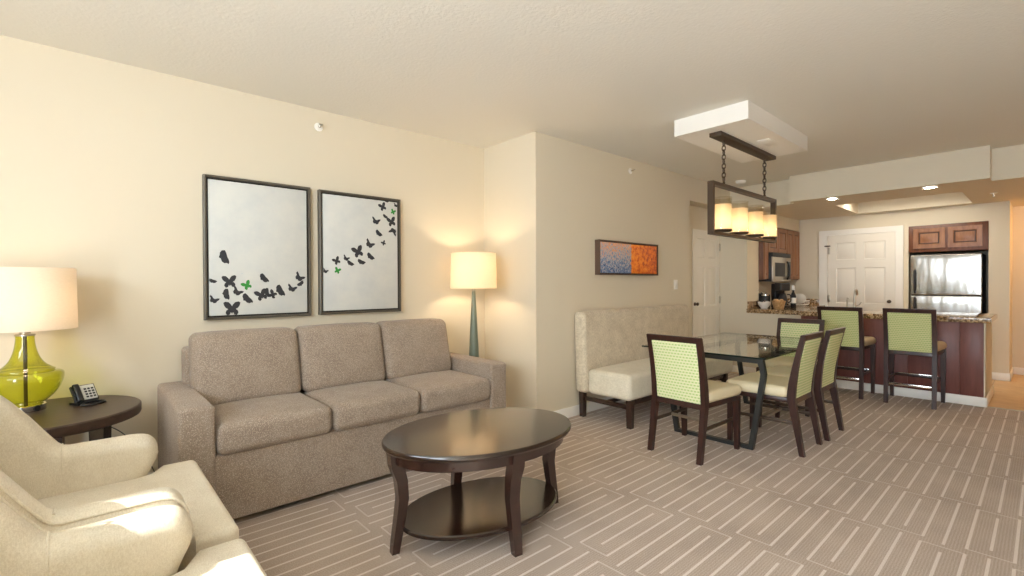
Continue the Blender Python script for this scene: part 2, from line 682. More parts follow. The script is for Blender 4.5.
def rounded_slab(prof, y0, y1, r, seg=5):
    """2-D outline (x, z), counter-clockwise, extruded from y0 to y1 with rounded rims"""
    b = bmesh.new()
    P = [Vector((p[0], p[1])) for p in prof]
    m = len(P)
    nor = []
    for i in range(m):
        d = (P[(i + 1) % m] - P[i - 1]).normalized()
        nor.append(Vector((d.y, -d.x)))
    steps = []
    for k in range(seg + 1):
        a = PI / 2 * k / seg
        steps.append((r * (1 - math.sin(a)), y0 + r * (1 - math.cos(a))))
    for k in range(seg, -1, -1):
        a = PI / 2 * k / seg
        steps.append((r * (1 - math.sin(a)), y1 - r * (1 - math.cos(a))))
    rings = [[b.verts.new((P[i].x - nor[i].x * ins, y, P[i].y - nor[i].y * ins)) for i in range(m)] for ins, y in steps]
    for a, c in zip(rings, rings[1:]):
        for i in range(m):
            b.faces.new((a[i], a[(i + 1) % m], c[(i + 1) % m], c[i]))
    b.faces.new(rings[0][::-1])
    b.faces.new(rings[-1])
    bmesh.ops.triangulate(b, faces=[f for f in b.faces if len(f.verts) > 4])
    return b


def prism(poly, y0, y1):
    """2-D polygon (x, z) extruded along y"""
    b = bmesh.new()
    a = [b.verts.new((x, y0, z)) for x, z in poly]
    c = [b.verts.new((x, y1, z)) for x, z in poly]
    n = len(poly)
    for i in range(n):
        b.faces.new((a[i], a[(i + 1) % n], c[(i + 1) % n], c[i]))
    b.faces.new(a[::-1])
    b.faces.new(c)
    return b


def panel_face(w, h, th, cells, depth=0.008, inset=0.018, raise_=0.0, groove_idx=0):
    """a door leaf: x 0..w, z 0..h, front at y=0 facing -y, back at y=th; cells (x0, x1, z0, z1) sunk with a raised field"""
    xs = sorted({0, w, *[c[0] for c in cells], *[c[1] for c in cells]})
    zs = sorted({0, h, *[c[2] for c in cells], *[c[3] for c in cells]})
    b = bmesh.new()
    V = {(i, k): b.verts.new((x, 0, z)) for i, x in enumerate(xs) for k, z in enumerate(zs)}
    pan = []
    for i in range(len(xs) - 1):
        for k in range(len(zs) - 1):
            f = b.faces.new((V[i, k], V[i + 1, k], V[i + 1, k + 1], V[i, k + 1]))
            cx, cz = (xs[i] + xs[i + 1]) / 2, (zs[k] + zs[k + 1]) / 2
            if any(c[0] < cx < c[1] and c[2] < cz < c[3] for c in cells):
                pan.append(f)
    ext = bmesh.ops.extrude_edge_only(b, edges=[e for e in b.edges if len(e.link_faces) == 1])
    nv = [g for g in ext['geom'] if isinstance(g, bmesh.types.BMVert)]
    for v in nv:
        v.co.y = th
    bmesh.ops.holes_fill(b, edges=[e for e in b.edges if len(e.link_faces) == 1])
    for f in pan:
        r = bmesh.ops.inset_region(b, faces=[f], thickness=inset * 0.35, depth=0)
        for g in r['faces']:
            g.material_index = 0
        for v in f.verts:
            v.co.y += depth
        r = bmesh.ops.inset_region(b, faces=[f], thickness=inset * 0.5, depth=0)
        for g in r['faces']:
            g.material_index = groove_idx
        r = bmesh.ops.inset_region(b, faces=[f], thickness=inset, depth=0)
        for v in f.verts:
            v.co.y += -depth * (1.0 + raise_)
    return b


# ------------------------------------------------------------------ the room
CZ = 2.686          # living-room ceiling
KZ = 2.355          # kitchen ceiling
LW, PW = 3.85, 3.10  # left wall, projecting wall
JX = 3.075          # jog
KX = 7.08           # pony wall / kitchen edge
BX = 9.02           # kitchen back wall
HX = 9.76           # hall wall
RY0 = -1.3          # right wall

struct('floor', box(WX, 7.0, RY0, 4.0, -0.1, 0.0), M['carpet'])
struct('floor_kitchen', box(7.0, 9.9, RY0, 4.0, -0.1, -0.001), M['tile'])
tag(obj('carpet_edge_strip', box(6.985, 7.012, RY0, 0.418, -0.004, 0.006, 0.002), M['brushed']), 'narrow metal strip between the hall tile and the carpet beside the bar', 'edge strip')
struct('ceiling', box(WX, KX + 0.1, RY0, 4.0, CZ, CZ + 0.1), M['ceil'])

struct('wall_left', box(WX, JX, LW, LW + 0.15, 0, CZ), M['wall'])
bm = bmesh.new()      # the projecting wall with its door recess, one L-shaped solid seen from above
poly = [(JX, 4.0), (JX, PW), (5.90, PW), (5.90, 3.29), (KX + 0.42, 3.29), (KX + 0.42, 4.0)]
a = [bm.verts.new((x, y, 0)) for x, y in poly]
c = [bm.verts.new((x, y, CZ)) for x, y in poly]
for i in range(6):
    bm.faces.new((a[i], a[(i + 1) % 6], c[(i + 1) % 6], c[i]))
bm.faces.new(a[::-1])
bm.faces.new(c)
struct('wall_dining', bm, M['wall'])
struct('wall_recess_header', box(5.90, KX + 0.05, PW, 3.33, 2.378, CZ), M['wall'])
struct('wall_jamb', box(KX, 7.50, 2.86, 3.33, 0, KZ), M['wall'])
struct('wall_pony', box(KX, KX + 0.14, 2.10, 2.86, 0, 0.872), M['wall'])
struct('wall_kitchen_side', box(7.50, BX, 3.16, 3.33, 0, CZ), M['wall'])
# kitchen back wall with its fridge alcove (y 0.517..1.349, z 0..2.117)
bm = bmesh.new()
prof = [(0.32, 0), (0.517, 0), (0.517, 2.117), (1.349, 2.117), (1.349, 0), (3.33, 0), (3.33, CZ), (0.32, CZ)]
a = [bm.verts.new((BX, y, z)) for y, z in prof]
c = [bm.verts.new((HX, y, z)) for y, z in prof]
for i in range(8):
    bm.faces.new((a[i], a[(i + 1) % 8], c[(i + 1) % 8], c[i]))
bm.faces.new(a[::-1])
bm.faces.new(c)
struct('wall_kitchen_back', bm, M['wall'])
struct('wall_hall', box(HX, HX + 0.14, RY0, 3.33, 0, CZ), M['wall'])
struct('wall_right', box(WX, HX + 0.14, RY0 - 0.14, RY0, 0, CZ), M['wall'])
# window wall with the open patio door and the unseen high window shaped for its light
bm = bmesh.new()
ys = [RY0 - 0.14, DOOR[0], DOOR[1], HIGH[0], HIGH[1], 4.0]
zs = [0, HIGH[2], HIGH[3], CZ]
holes = {(1, 0), (1, 1), (3, 1)}
VV = {}
for q, x in enumerate((WX - 0.14, WX)):
    for i, y in enumerate(ys):
        for k, z in enumerate(zs):
            VV[q, i, k] = bm.verts.new((x, y, z))
solid = {(i, k) for i in range(5) for k in range(3)} - holes
for i, k in solid:
    for q in (0, 1):
        bm.faces.new((VV[q, i, k], VV[q, i + 1, k], VV[q, i + 1, k + 1], VV[q, i, k + 1]))
    for (di, dk), (e0, e1) in (((-1, 0), ((i, k), (i, k + 1))), ((1, 0), ((i + 1, k), (i + 1, k + 1))), ((0, -1), ((i, k), (i + 1, k))), ((0, 1), ((i, k + 1), (i + 1, k + 1)))):
        if (i + di, k + dk) not in solid:
            bm.faces.new((VV[0, *e0], VV[0, *e1], VV[1, *e1], VV[1, *e0]))
bmesh.ops.delete(bm, geom=[v for v in bm.verts if not v.link_faces], context='VERTS')
struct('wall_window', bm, M['wall'])

# kitchen ceiling slab with a light tray, and its soffits
TX0, TX1, TY0, TY1 = 7.66, 8.86, 0.66, 1.93
bm = bmesh.new()
xs, ys = [KX, TX0, TX1, HX], [RY0, TY0, TY1, 3.33]
V = {(i, k): bm.verts.new((xs[i], ys[k], KZ)) for i in range(4) for k in range(4)}
for i in range(3):
    for k in range(3):
        if (i, k) != (1, 1):
            bm.faces.new((V[i, k], V[i, k + 1], V[i + 1, k + 1], V[i + 1, k]))
ring = [V[1, 1], V[1, 2], V[2, 2], V[2, 1]]
top = [bm.verts.new((v.co.x, v.co.y, KZ + 0.17)) for v in ring]
for i in range(4):
    bm.faces.new((ring[i], ring[(i + 1) % 4], top[(i + 1) % 4], top[i]))
bm.faces.new(top)
out = [(0, 0), (0, 1), (0, 2), (0, 3), (1, 3), (2, 3), (3, 3), (3, 2), (3, 1), (3, 0), (2, 0), (1, 0)]
up_ = [bm.verts.new((V[o].co.x, V[o].co.y, CZ + 0.05)) for o in out]
for i in range(12):
    j = (i + 1) % 12
    bm.faces.new((V[out[i]], V[out[j]], up_[j], up_[i]))
bm.faces.new(up_)
struct('ceiling_kitchen', bm, M['wall'])
struct('trim_1', box(6.87, KX, 0.385, 2.246, KZ, CZ), M['wall'])          # soffit stepping out over the bar
struct('trim_2', box(3.768, 5.12, 1.512, 2.119, 2.548, CZ), M['white'])   # dropped box over the dining table
struct('trim_3', box(7.50, BX, 2.79, 3.16, 2.165, KZ), M['wall'])         # bulkhead over the wall cabinets
tag(obj('ceiling_access_panel', box(4.42, 4.66, 1.60, 1.70, 2.544, 2.549, 0.001), M['white']), 'small flat white access plate under the white dropped ceiling box', 'access panel')

# baseboards
def baseboard(name, x0, x1, y0, y1, h=0.1):
    return struct(name, box(x0, x1, y0, y1, 0, h, 0.006, 2), M['white'])

baseboard('baseboard_left', WX, JX, LW - 0.015, LW)
baseboard('baseboard_jog', JX - 0.015, JX, PW, LW)
baseboard('baseboard_dining', JX - 0.015, 5.90, PW - 0.015, PW)
baseboard('baseboard_pony', KX - 0.015, KX, 2.14, 2.86)
baseboard('baseboard_jamb', KX - 0.015, KX, 2.86, 3.26)
baseboard('baseboard_kitchen_back', BX - 0.015, BX, 0.305, 0.517)
baseboard('baseboard_hall_return', BX - 0.015, HX, 0.305, 0.32)
baseboard('baseboard_hall', HX - 0.015, HX, RY0, 0.305)
baseboard('baseboard_right', WX, HX, RY0, RY0 + 0.015)

# frames of the patio door and the light-shaping high window, unseen behind the camera
for nm, (y0, y1, z0, z1) in (('door_3', DOOR), ('unseen_window', HIGH)):
    win = struct(nm, box(WX - 0.10, WX - 0.04, y0, y1, z1 - 0.03, z1, 0.004), M['white'])
    for y in (y0, y1 - 0.03):
        obj('side_frame', box(WX - 0.10, WX - 0.04, y, y + 0.03, z0, z1 - 0.03, 0.004), M['white'], win)


# ------------------------------------------------------------------ doors
def six_panels(w, h):
    s, m = 0.11 * w / 0.8, 0.10 * w / 0.8
    x0, x1, x2, x3 = s, w / 2 - m / 2, w / 2 + m / 2, w - s
    rows = [(0.22, 0.22 + 0.30 * h), (0.22 + 0.30 * h + 0.13, h - 0.52), (h - 0.39, h - 0.12)]
    return [(a, b, z0, z1) for z0, z1 in rows for a, b in ((x0, x1), (x2, x3))]


def make_door(name, w, h, hinge_x, hinge_z, knob_x):
    d = struct(name, panel_face(w, h, 0.035, six_panels(w, h), 0.010, 0.03), M['door'])
    for z in hinge_z:
        hb = box(hinge_x - 0.016, hinge_x + 0.016, -0.012, 0.0, z - 0.055, z + 0.055, 0.003)
        obj('hinge', hb, M['brushed'], d)
    kn = xf(lathe([(0.025, 0), (0.025, 0.007), (0.010, 0.010), (0.010, 0.025), (0.021, 0.033), (0.024, 0.045), (0.017, 0.055)], 20), T(knob_x, 0, 1.0) @ RX(PI / 2))
    obj('door_knob', kn, M['bronze'], d)
    return d


# closet door in the recess, faces -y
d1 = make_door('door_1', 0.80, 2.04, 0.795, (0.25, 1.04, 1.82), 0.045)
d1.location = (6.27, 3.252, 0.012)
# door in the kitchen back wall, faces -x (leaf local x runs along -y)
d2 = make_door('door_2', 0.87, 2.04, 0.02, (0.25, 1.03, 1.80), 0.80)
d2.location = (BX - 0.02, 2.37, 0.012)
d2.rotation_euler = (0, 0, -PI / 2)
stop = box(-0.03, 0.05, -0.05, -0.035, 1.865, 1.885, 0.003)
obj('door_closer_arm', stop, M['bronze'], d2)
bm = bmesh.new()
pr = [(2.487, 0), (2.487, 2.14), (1.407, 2.14), (1.407, 0), (1.497, 0), (1.497, 2.055), (2.373, 2.055), (2.373, 0)]
a = [bm.verts.new((BX - 0.028, y, z)) for y, z in pr]
c = [bm.verts.new((BX + 0.002, y, z)) for y, z in pr]
for i in range(8):
    bm.faces.new((a[i], a[(i + 1) % 8], c[(i + 1) % 8], c[i]))
bm.faces.new(a[::-1])
bm.faces.new(c)
struct('trim_4', bm, M['white'])
bm = bmesh.new()
pr = [(6.20, 0), (6.27, 0), (6.27, 2.056), (7.07, 2.056), (7.07, 0), (7.079, 0), (7.079, 2.12), (6.20, 2.12)]
a = [bm.verts.new((x, 3.264, z)) for x, z in pr]
c = [bm.verts.new((x, 3.294, z)) for x, z in pr]
for i in range(8):
    bm.faces.new((a[i], a[(i + 1) % 8], c[(i + 1) % 8], c[i]))
bm.faces.new(a[::-1])
bm.faces.new(c)
struct('trim_5', bm, M['wall'])


# ------------------------------------------------------------------ sofa
def build_sofa():
    t = thing('sofa', 'long taupe three-seat sofa against the cream wall under the butterfly pictures', 'sofa', (0.352, 2.90, 0))
    W, D = 2.19, 0.94
    obj('base', soft_box(0.14, W - 0.14, 0.02, D - 0.05, 0.035, 0.40, 0.012, (0, 0, 0), 4, 3), M['sofa'], t)
    for x0, x1 in ((0, 0.163), (W - 0.163, W)):
        obj('arm', soft_box(x0, x1, 0.0, D - 0.02, 0.03, 0.672, 0.022, (0.006, 0, 0.006), 8, 3), M['sofa'], t)
    obj('back_frame', soft_box(0.13, W - 0.13, D - 0.20, D - 0.01, 0.10, 0.90, 0.03, (0, 0, 0), 4, 3), M['sofa'], t)
    xs = [0.165, 0.782, 1.398, W - 0.165]
    for i in range(3):
        cu = soft_box(xs[i] + 0.003, xs[i + 1] - 0.003, -0.015, 0.60, 0.395, 0.565, 0.045, (0, 0.008, 0.022), 12, 4)
        obj('seat_cushion', cu, M['sofa'], t)
    xb = [0.140, 0.768, 1.394, 2.005]
    for i in range(3):
        cu = soft_box(xb[i] + 0.004, xb[i + 1] - 0.004, 0.50, 0.70, 0.555, 1.0, 0.05, (0.004, 0.03, 0.006), 12, 4)
        deform(cu, lambda x, y, z: (x, y + (z - 0.56) * 0.22 - 0.03, z))
        obj('back_cushion', cu, M['sofa'], t)
    for x in (0.06, W - 0.06):
        for y in (0.07, D - 0.09):
            obj('foot', rect_loft([(x, y, 0, 0.05, 0.05), (x, y, 0.045, 0.06, 0.06)]), M['espresso'], t)
    return t


build_sofa()


# ------------------------------------------------------------------ armchairs (two side by side, facing +x)
def build_armchair(label):
    t = thing('armchair', label, 'armchair', (0, 0, 0), 0, 'cream armchairs by the end table')
    # local: x forward, y across; seat front at x = 0.40
    # T-shaped cushion
    cu = soft_box(-0.36, 0.40, -0.435, 0.435, 0.335, 0.475, 0.03, (0.0, 0.0, 0.018), 14, 4)

    def tee(x, y, z):
        k = max(0.0, min(1.0, (x - 0.215) / 0.03))
        lim = 0.325 + (0.435 - 0.325) * k
        return (x, y * lim / 0.435, z)
    deform(cu, tee)
    obj('seat_cushion', cu, M['linen'], t)
    obj('base', soft_box(-0.40, 0.355, -0.42, 0.42, 0.12, 0.33, 0.02, (0, 0, 0), 6, 3), M['linen'], t)
    arm_line = [(0.160, 0.13), (0.168, 0.25), (0.185, 0.38), (0.212, 0.47), (0.242, 0.535), (0.246, 0.585), (0.225, 0.625), (0.180, 0.643), (0.09, 0.645), (0.0, 0.645), (-0.066, 0.650)]
    wing_line = [(-0.066, 0.650), (-0.105, 0.695), (-0.155, 0.770), (-0.195, 0.825), (-0.240, 0.880), (-0.295, 0.930), (-0.36, 0.962), (-0.43, 0.975), (-0.50, 0.965)]
    line = [(p.x, p.y) for p in smooth_path([(a, b, 0) for a, b in arm_line + wing_line[1:]], 3)]
    for s in (-1, 1):
        arm = rounded_slab(line + [(-0.50, 0.13)], s * 0.385 - 0.06, s * 0.385 + 0.06, 0.05, 6)
        # the arm pad swells toward its top

        def swell(x, y, z):
            k = max(0, min(1, (z - 0.45) / 0.15)) * max(0, min(1, (x + 0.15) / 0.15))
            return (x, y + (y - s * 0.385) * 0.18 * k - s * 0.02 * max(0, (0.50 - z)), z)
        deform(arm, swell)
        ao = obj('arm', arm, M['linen'], t)
        path = [(x, s * 0.440, z - 0.014) for x, z in line if z > 0.50]
        obj('piping', tube(path, 0.005, 8), M['linen'], ao)
        seam = [swell(-0.066, s * 0.385 - s * 0.0605, z) for z in (0.40, 0.45, 0.50, 0.55, 0.59)] + [swell(-0.066, s * 0.385 - s * 0.058, 0.612), swell(-0.066, s * 0.385 - s * 0.045, 0.637), swell(-0.066, s * 0.385 - s * 0.020, 0.651), swell(-0.066, s * 0.385 + s * 0.02, 0.651)]
        obj('seam', tube(seam, 0.0038, 6), M['linen'], ao)
        # gathered front end of the arm
        for q in range(3):
            zc = 0.545 + 0.026 * q
            pp = [(0.2445 - 0.006 * q - 0.0007 * k * k, s * 0.385 + k * 0.010, zc + 0.010 * (1 - (k / 4) ** 2)) for k in range(-4, 5)]
            obj('pleat', tube(pp, 0.005, 6), M['linen'], ao)
    back = soft_box(-0.52, -0.36, -0.34, 0.34, 0.13, 0.96, 0.05, (0.02, 0, 0.01), 10, 4)
    deform(back, lambda x, y, z: (x - (z - 0.45) * 0.10 + 0.05, y, z))
    obj('backrest', back, M['linen'], t)
    for x in (-0.36, 0.28):
        for y in (-0.34, 0.34):
            obj('leg', rect_loft([(x, y, 0, 0.03, 0.03), (x, y, 0.125, 0.05, 0.05)]), M['espresso'], t)
    return t


ac = build_armchair('cream linen armchair nearer the sofa and end table, its seat in shade')
ac.location = (0.0, 2.29, 0)
ac2 = copy_tree(ac)
ac2['label'] = 'cream linen armchair nearest the camera, sunlight on its seat and arm'
ac2.location = (-0.005, 1.345, 0)


# ------------------------------------------------------------------ end table with lamp and telephone
ET = (-0.15, 3.44)
ETZ = 0.65
t = thing('end_table', 'round dark brown end table between the armchair and the sofa', 'table', (ET[0], ET[1], 0))
obj('tabletop', lathe([(0.385, ETZ - 0.055), (0.392, ETZ - 0.052), (0.395, ETZ - 0.045), (0.395, ETZ - 0.006), (0.389, ETZ)], 64), M['end_top'], t)
for k in range(3):
    a = math.radians(-38 + 120 * k)
    x, y = 0.27 * math.cos(a), 0.27 * math.sin(a)
    lg = xf(rect_loft([(0.02, 0, 0, 0.055, 0.045), (0, 0, 0.3, 0.06, 0.05), (0, 0, ETZ - 0.055, 0.075, 0.055)]), T(x, y, 0) @ RZ(a))
    obj('leg', lg, M['espresso'], t)
obj('shelf', lathe([(0.25, 0.18), (0.256, 0.185), (0.256, 0.20), (0.25, 0.205)], 48), M['espresso'], t)


def drum(r0, r1, z0, z1, th=0.004, n=64):
    return lathe([(r0, z0), (r1, z1), (r1 - th, z1), (r0 - th, z0), (r0, z0)], n, cap=False)


def close_ring(bm):
    bmesh.ops.remove_doubles(bm, verts=bm.verts[:], dist=1e-6)
    return bm


def bulb_mesh(z, r=0.032):
    return xf(lathe([(0.012, -0.055), (0.014, -0.03), (r * 0.8, -0.012), (r, 0.008), (r * 0.85, 0.028), (r * 0.4, 0.040)], 16), T(0, 0, z))


tl = thing('table_lamp', 'lime green glass table lamp with wide cream drum shade on the round end table', 'lamp', (-0.225, 3.56, ETZ))
obj('base', lathe([(0.076, 0), (0.078, 0.004), (0.078, 0.030), (0.074, 0.034)], 40), M['chrome'], tl)
gp = [(0.064, 0.034), (0.074, 0.042), (0.104, 0.070), (0.130, 0.105), (0.147, 0.150), (0.151, 0.180), (0.147, 0.194), (0.134, 0.203), (0.117, 0.206), (0.114, 0.210), (0.116, 0.215), (0.098, 0.226), (0.072, 0.250), (0.054, 0.285), (0.042, 0.330), (0.037, 0.375), (0.037, 0.392)]
gp = [(p.x, p.y) for p in smooth_path([(a, b, 0) for a, b in gp], 3)]
obj('glass_body', lathe(gp, 56, cap=False), M['green_glass'], tl)
obj('rod', lathe([(0.008, 0.034), (0.008, 0.46)], 12), M['bronze'], tl)
obj('neck_cap', lathe([(0.040, 0.392), (0.040, 0.400), (0.022, 0.404), (0.022, 0.43), (0.016, 0.44)], 28), M['brushed'], tl)
obj('outlet_socket', xf(lathe([(0.016, 0), (0.014, 0.006)], 16), T(0.044, -0.063, 0.017) @ RZ(math.radians(-55)) @ RY(PI / 2)), M['black'], tl)
obj('lamp_shade', close_ring(drum(0.207, 0.202, 0.425, 0.745)), M['shade'], tl)
bb = obj('bulb', bulb_mesh(0.555), M['bulb_table'], tl)

tp = thing('telephone', 'black desk telephone with a pale keypad on the round end table', 'telephone', (0.01, 3.555, ETZ), math.radians(28))
tp.scale = (0.66, 0.66, 0.66)
body = prism([(-0.085, 0.0), (0.085, 0.0), (0.085, 0.020), (-0.085, 0.020)], -0.06, 0.06)
obj('foot_plate', xf(body, T(0, 0, 0)), M['black'], tp)
wedge = xf(box(-0.075, 0.095, -0.012, 0.012, 0.0, 0.150, 0.006), T(0, 0.0, 0.015) @ RX(math.radians(-32)))
ho = obj('body', wedge, M['black_satin'], tp)
kp = xf(box(-0.012, 0.085, -0.016, -0.011, 0.012, 0.142, 0.002), T(0, 0.0, 0.015) @ RX(math.radians(-32)))
ko = obj('keypad', kp, M['grey'], tp)
for i in range(4):
    for k in range(3):
        bx_ = 0.006 + k * 0.026
        bz_ = 0.026 + i * 0.024
        obj('button', xf(box(bx_, bx_ + 0.018, -0.019, -0.016, bz_, bz_ + 0.015, 0.001), T(0, 0.0, 0.015) @ RX(math.radians(-32))), M['black_satin'], ko)
hs = xf(soft_box(-0.068, -0.022, -0.040, -0.012, 0.0, 0.160, 0.012, (0, 0.004, 0), 6, 3), T(0, 0.0, 0.012) @ RX(math.radians(-32)))
obj('handset', hs, M['black'], tp)
cp = [(-0.05, -0.07, 0.012), (-0.085, -0.10, 0.010), (-0.06, -0.135, 0.010), (0.0, -0.145, 0.010), (0.06, -0.13, 0.010), (0.085, -0.10, 0.010), (0.07, -0.06, 0.012)]
obj('coiled_cord', tube(smooth_path(cp, 5), 0.009, 8), M['black'], tp)

cpath = smooth_path([(0.10, 3.835, 0.45), (0.17, 3.80, 0.40), (0.26, 3.79, 0.28), (0.33, 3.79, 0.12), (0.345, 3.80, 0.02), (0.345, 3.825, 0.012)], 5)
tag(obj('power_cord', tube(cpath, 0.003, 6), M['black_satin']), 'thin dark cord hanging down the wall between end table and sofa', 'cord')

# ------------------------------------------------------------------ floor lamp
fl = thing('floor_lamp', 'tall floor lamp with sage tapered stem and ivory shade in the corner', 'lamp', (2.69, 3.53, 0))
obj('base', lathe([(0.13, 0), (0.135, 0.006), (0.135, 0.016), (0.10, 0.026), (0.05, 0.03)], 40), M['iron'], fl)
obj('stem', lathe([(0.052, 0.03), (0.056, 0.06), (0.055, 0.30), (0.046, 0.65), (0.030, 0.98), (0.016, 1.235)], 32), M['lamp_body'], fl)
obj('neck', lathe([(0.013, 1.235), (0.016, 1.24), (0.016, 1.262), (0.010, 1.27), (0.010, 1.33), (0.014, 1.335), (0.014, 1.36)], 20), M['brushed'], fl)
obj('lamp_shade', close_ring(drum(0.214, 0.207, 1.262, 1.585)), M['shade_floor'], fl)
obj('bulb', bulb_mesh(1.42), M['bulb_floor'], fl)

# ------------------------------------------------------------------ coffee table
ct = thing('coffee_table', 'oval dark espresso coffee table with lower shelf in front of the sofa', 'table', (1.598, 2.03, 0), math.radians(-9.0))
CA, CB, CTZ = 0.534, 0.384, 0.525
obj('tabletop', lathe([(-0.022, CTZ - 0.034), (-0.006, CTZ - 0.030), (-0.004, CTZ - 0.024), (0.0, CTZ - 0.020), (0.0, CTZ - 0.008), (-0.006, CTZ), (-0.03, CTZ + 0.0015)], 96, add=(CA, CB)), M['espresso_top'], ct)
ap = lathe([(-0.052, CTZ - 0.092), (-0.044, CTZ - 0.088), (-0.044, CTZ - 0.033), (-0.068, CTZ - 0.033), (-0.068, CTZ - 0.092), (-0.052, CTZ - 0.092)], 96, cap=False, add=(CA, CB))
obj('apron', close_ring(ap), M['espresso'], ct)
obj('shelf', lathe([(-0.010, 0.098), (0, 0.102), (0, 0.118), (-0.006, 0.123)], 96, add=(0.452, 0.300)), M['espresso_top'], ct)
for ux, uy, R in ((1, 0, CA), (-1, 0, CA), (0, 1, CB), (0, -1, CB)):
    secs = []
    for off, z, w, d in ((-0.046, 0.0, 0.042, 0.036), (-0.053, 0.05, 0.046, 0.040), (-0.072, 0.16, 0.052, 0.046), (-0.086, 0.26, 0.056, 0.050), (-0.078, 0.35, 0.060, 0.054), (-0.056, 0.42, 0.066, 0.062), (-0.050, CTZ - 0.034, 0.068, 0.064)):
        secs.append((R + off, 0, z, d, w))
    ang = math.atan2(uy, ux)
    obj('leg', xf(rect_loft(secs, 0.004), RZ(ang)), M['espresso'], ct)


# ------------------------------------------------------------------ wall pictures
def butterfly_open():
    half = [(0.0, 0.18), (0.06, 0.30), (0.20, 0.46), (0.40, 0.50), (0.50, 0.42), (0.46, 0.24), (0.36, 0.08), (0.22, 0.0), (0.34, -0.10), (0.38, -0.26), (0.28, -0.42), (0.14, -0.38), (0.06, -0.20), (0.02, -0.30)]
    pts = half + [(-x, z) for x, z in reversed(half[1:])]
    return pts


def butterfly_side():
    return [(-0.5, 0.20), (-0.40, 0.36), (-0.18, 0.30), (0.05, 0.18), (0.26, 0.12), (0.44, 0.02), (0.50, -0.10), (0.36, -0.14), (0.30, -0.26), (0.10, -0.30), (-0.10, -0.22), (-0.24, -0.26), (-0.34, -0.10), (-0.46, 0.02)]


def butterfly_fold():
    return [(-0.44, 0.46), (-0.28, 0.34), (-0.10, 0.12), (0.05, 0.05), (0.28, 0.16), (0.50, 0.18), (0.46, 0.0), (0.30, -0.14), (0.22, -0.34), (0.02, -0.42), (-0.14, -0.30), (-0.28, -0.34), (-0.42, -0.14), (-0.36, 0.10), (-0.48, 0.26)]


SHAPES = {'o': butterfly_open(), 's': butterfly_side(), 'f': butterfly_fold()}


def picture(label, x0, x1, z0, z1, flies):
    t = thing('framed_picture', label, 'picture', ((x0 + x1) / 2, LW, (z0 + z1) / 2), 0, 'pair of butterfly pictures above the sofa')
    W, H = (x1 - x0) / 2, (z1 - z0) / 2
    b = bmesh.new()
    fr, dep = 0.017, 0.045
    rings = []
    for ww, hh, y in ((W, H, -0.002), (W, H, -dep), (W - fr * 0.4, H - fr * 0.4, -dep - 0.004), (W - fr, H - fr, -dep), (W - fr, H - fr, -0.002)):
        rings.append([b.verts.new((sx * ww, y, sz * hh)) for sx, sz in ((-1, -1), (1, -1), (1, 1), (-1, 1))])
    for a, c in list(zip(rings, rings[1:])) + [(rings[-1], rings[0])]:
        for i in range(4):
            b.faces.new((a[i], a[(i + 1) % 4], c[(i + 1) % 4], c[i]))
    obj('frame', b, M['pic_frame'], t)
    obj('frame_recess', box(-W + 0.015, W - 0.015, -0.018, -0.003, -H + 0.015, H - 0.015), M['pic_gap'], t)
    cw, ch = W - 0.029, H - 0.029
    cv = obj('canvas', box(-cw, cw, -0.038, -0.016, -ch, ch, 0.002), M['canvas1'], t)
    for fx, fz, size, ang, kind, green in flies:
        px, pz = fx - (x0 + x1) / 2, fz - (z0 + z1) / 2
        ca, sa = math.cos(ang), math.sin(ang)
        poly = []
        for x, z in SHAPES[kind]:
            qx, qz = px + size * (x * ca - z * sa), pz + size * (x * sa + z * ca)
            poly.append((max(-cw, min(cw, qx)), max(-ch, min(ch, qz))))
        fo = obj('butterfly', prism(poly, -0.0395, -0.0382), M['butterfly_green' if green else 'butterfly_black'], t)
        if green:
            fo['label'] = 'bright green butterfly'
    return t


# placed on the wall plane: (x, z, size, angle, kind, green)
FLIES_1 = [(1, 224.5, 257.7, 14, -50, 's'), (1, 213, 281, 7, 0, 's'), (1, 229.5, 282, 13, 5, 'o'), (2, 247, 285.5, 11, 30, 'o'), (1, 264.4, 278.5, 11, -28, 's'),
           (1, 300, 277, 11, -20, 'f'), (1, 300.8, 283.3, 8, 60, 's'), (1, 292.5, 288, 10, -5, 'f'), (1, 280.6, 291, 13, -40, 's'), (1, 272.7, 294.6, 9, 60, 'o'),
           (1, 261.5, 295.3, 12, 20, 'o'), (1, 267, 292.5, 9, -60, 's'), (1, 247.7, 299, 12, -28, 's'), (1, 238, 291.4, 10, -20, 'f'), (1, 226.5, 294.6, 11, -60, 's'),
           (1, 214.3, 299.5, 9, -10, 'f'), (1, 232, 309, 15, 0, 'o')]
FLIES_2 = [(1, 375.6, 198.5, 6, 0, 's'), (1, 386.6, 201, 6, 0, 's'), (1, 396.0, 205.2, 6, 0, 'f'), (1, 382.7, 207, 10, 25, 'o'), (2, 393, 212, 8, -20, 'o'), (1, 385.4, 216.5, 7, -10, 's'),
           (1, 376.3, 220.7, 11, 0, 'f'), (1, 391.5, 222, 12, 15, 'o'), (1, 392.6, 231.7, 11, 170, 'f'), (1, 379, 233.5, 10, -20, 's'), (1, 383.6, 243.2, 6, 30, 'o'), (1, 370.2, 243.8, 12, -15, 'f'),
           (1, 358, 252, 14, 20, 'o'), (1, 346.5, 258, 8, -10, 'f'), (1, 336.7, 261, 9, 30, 'o'), (1, 350.7, 263.4, 9, -10, 's'), (1, 361.7, 262, 10, 0, 's'), (1, 370.8, 256.7, 11, -20, 's'),
           (2, 337.4, 270.7, 9, -20, 'o'), (1, 325.5, 270.7, 7, -10, 'f')]


def on_wall(u, v, yplane):
    d = fw + rt * ((u - 512) / F_PX) - up * ((v - 288) / F_PX)
    k = yplane / d.y
    return d.x * k, 1.3 + d.z * k


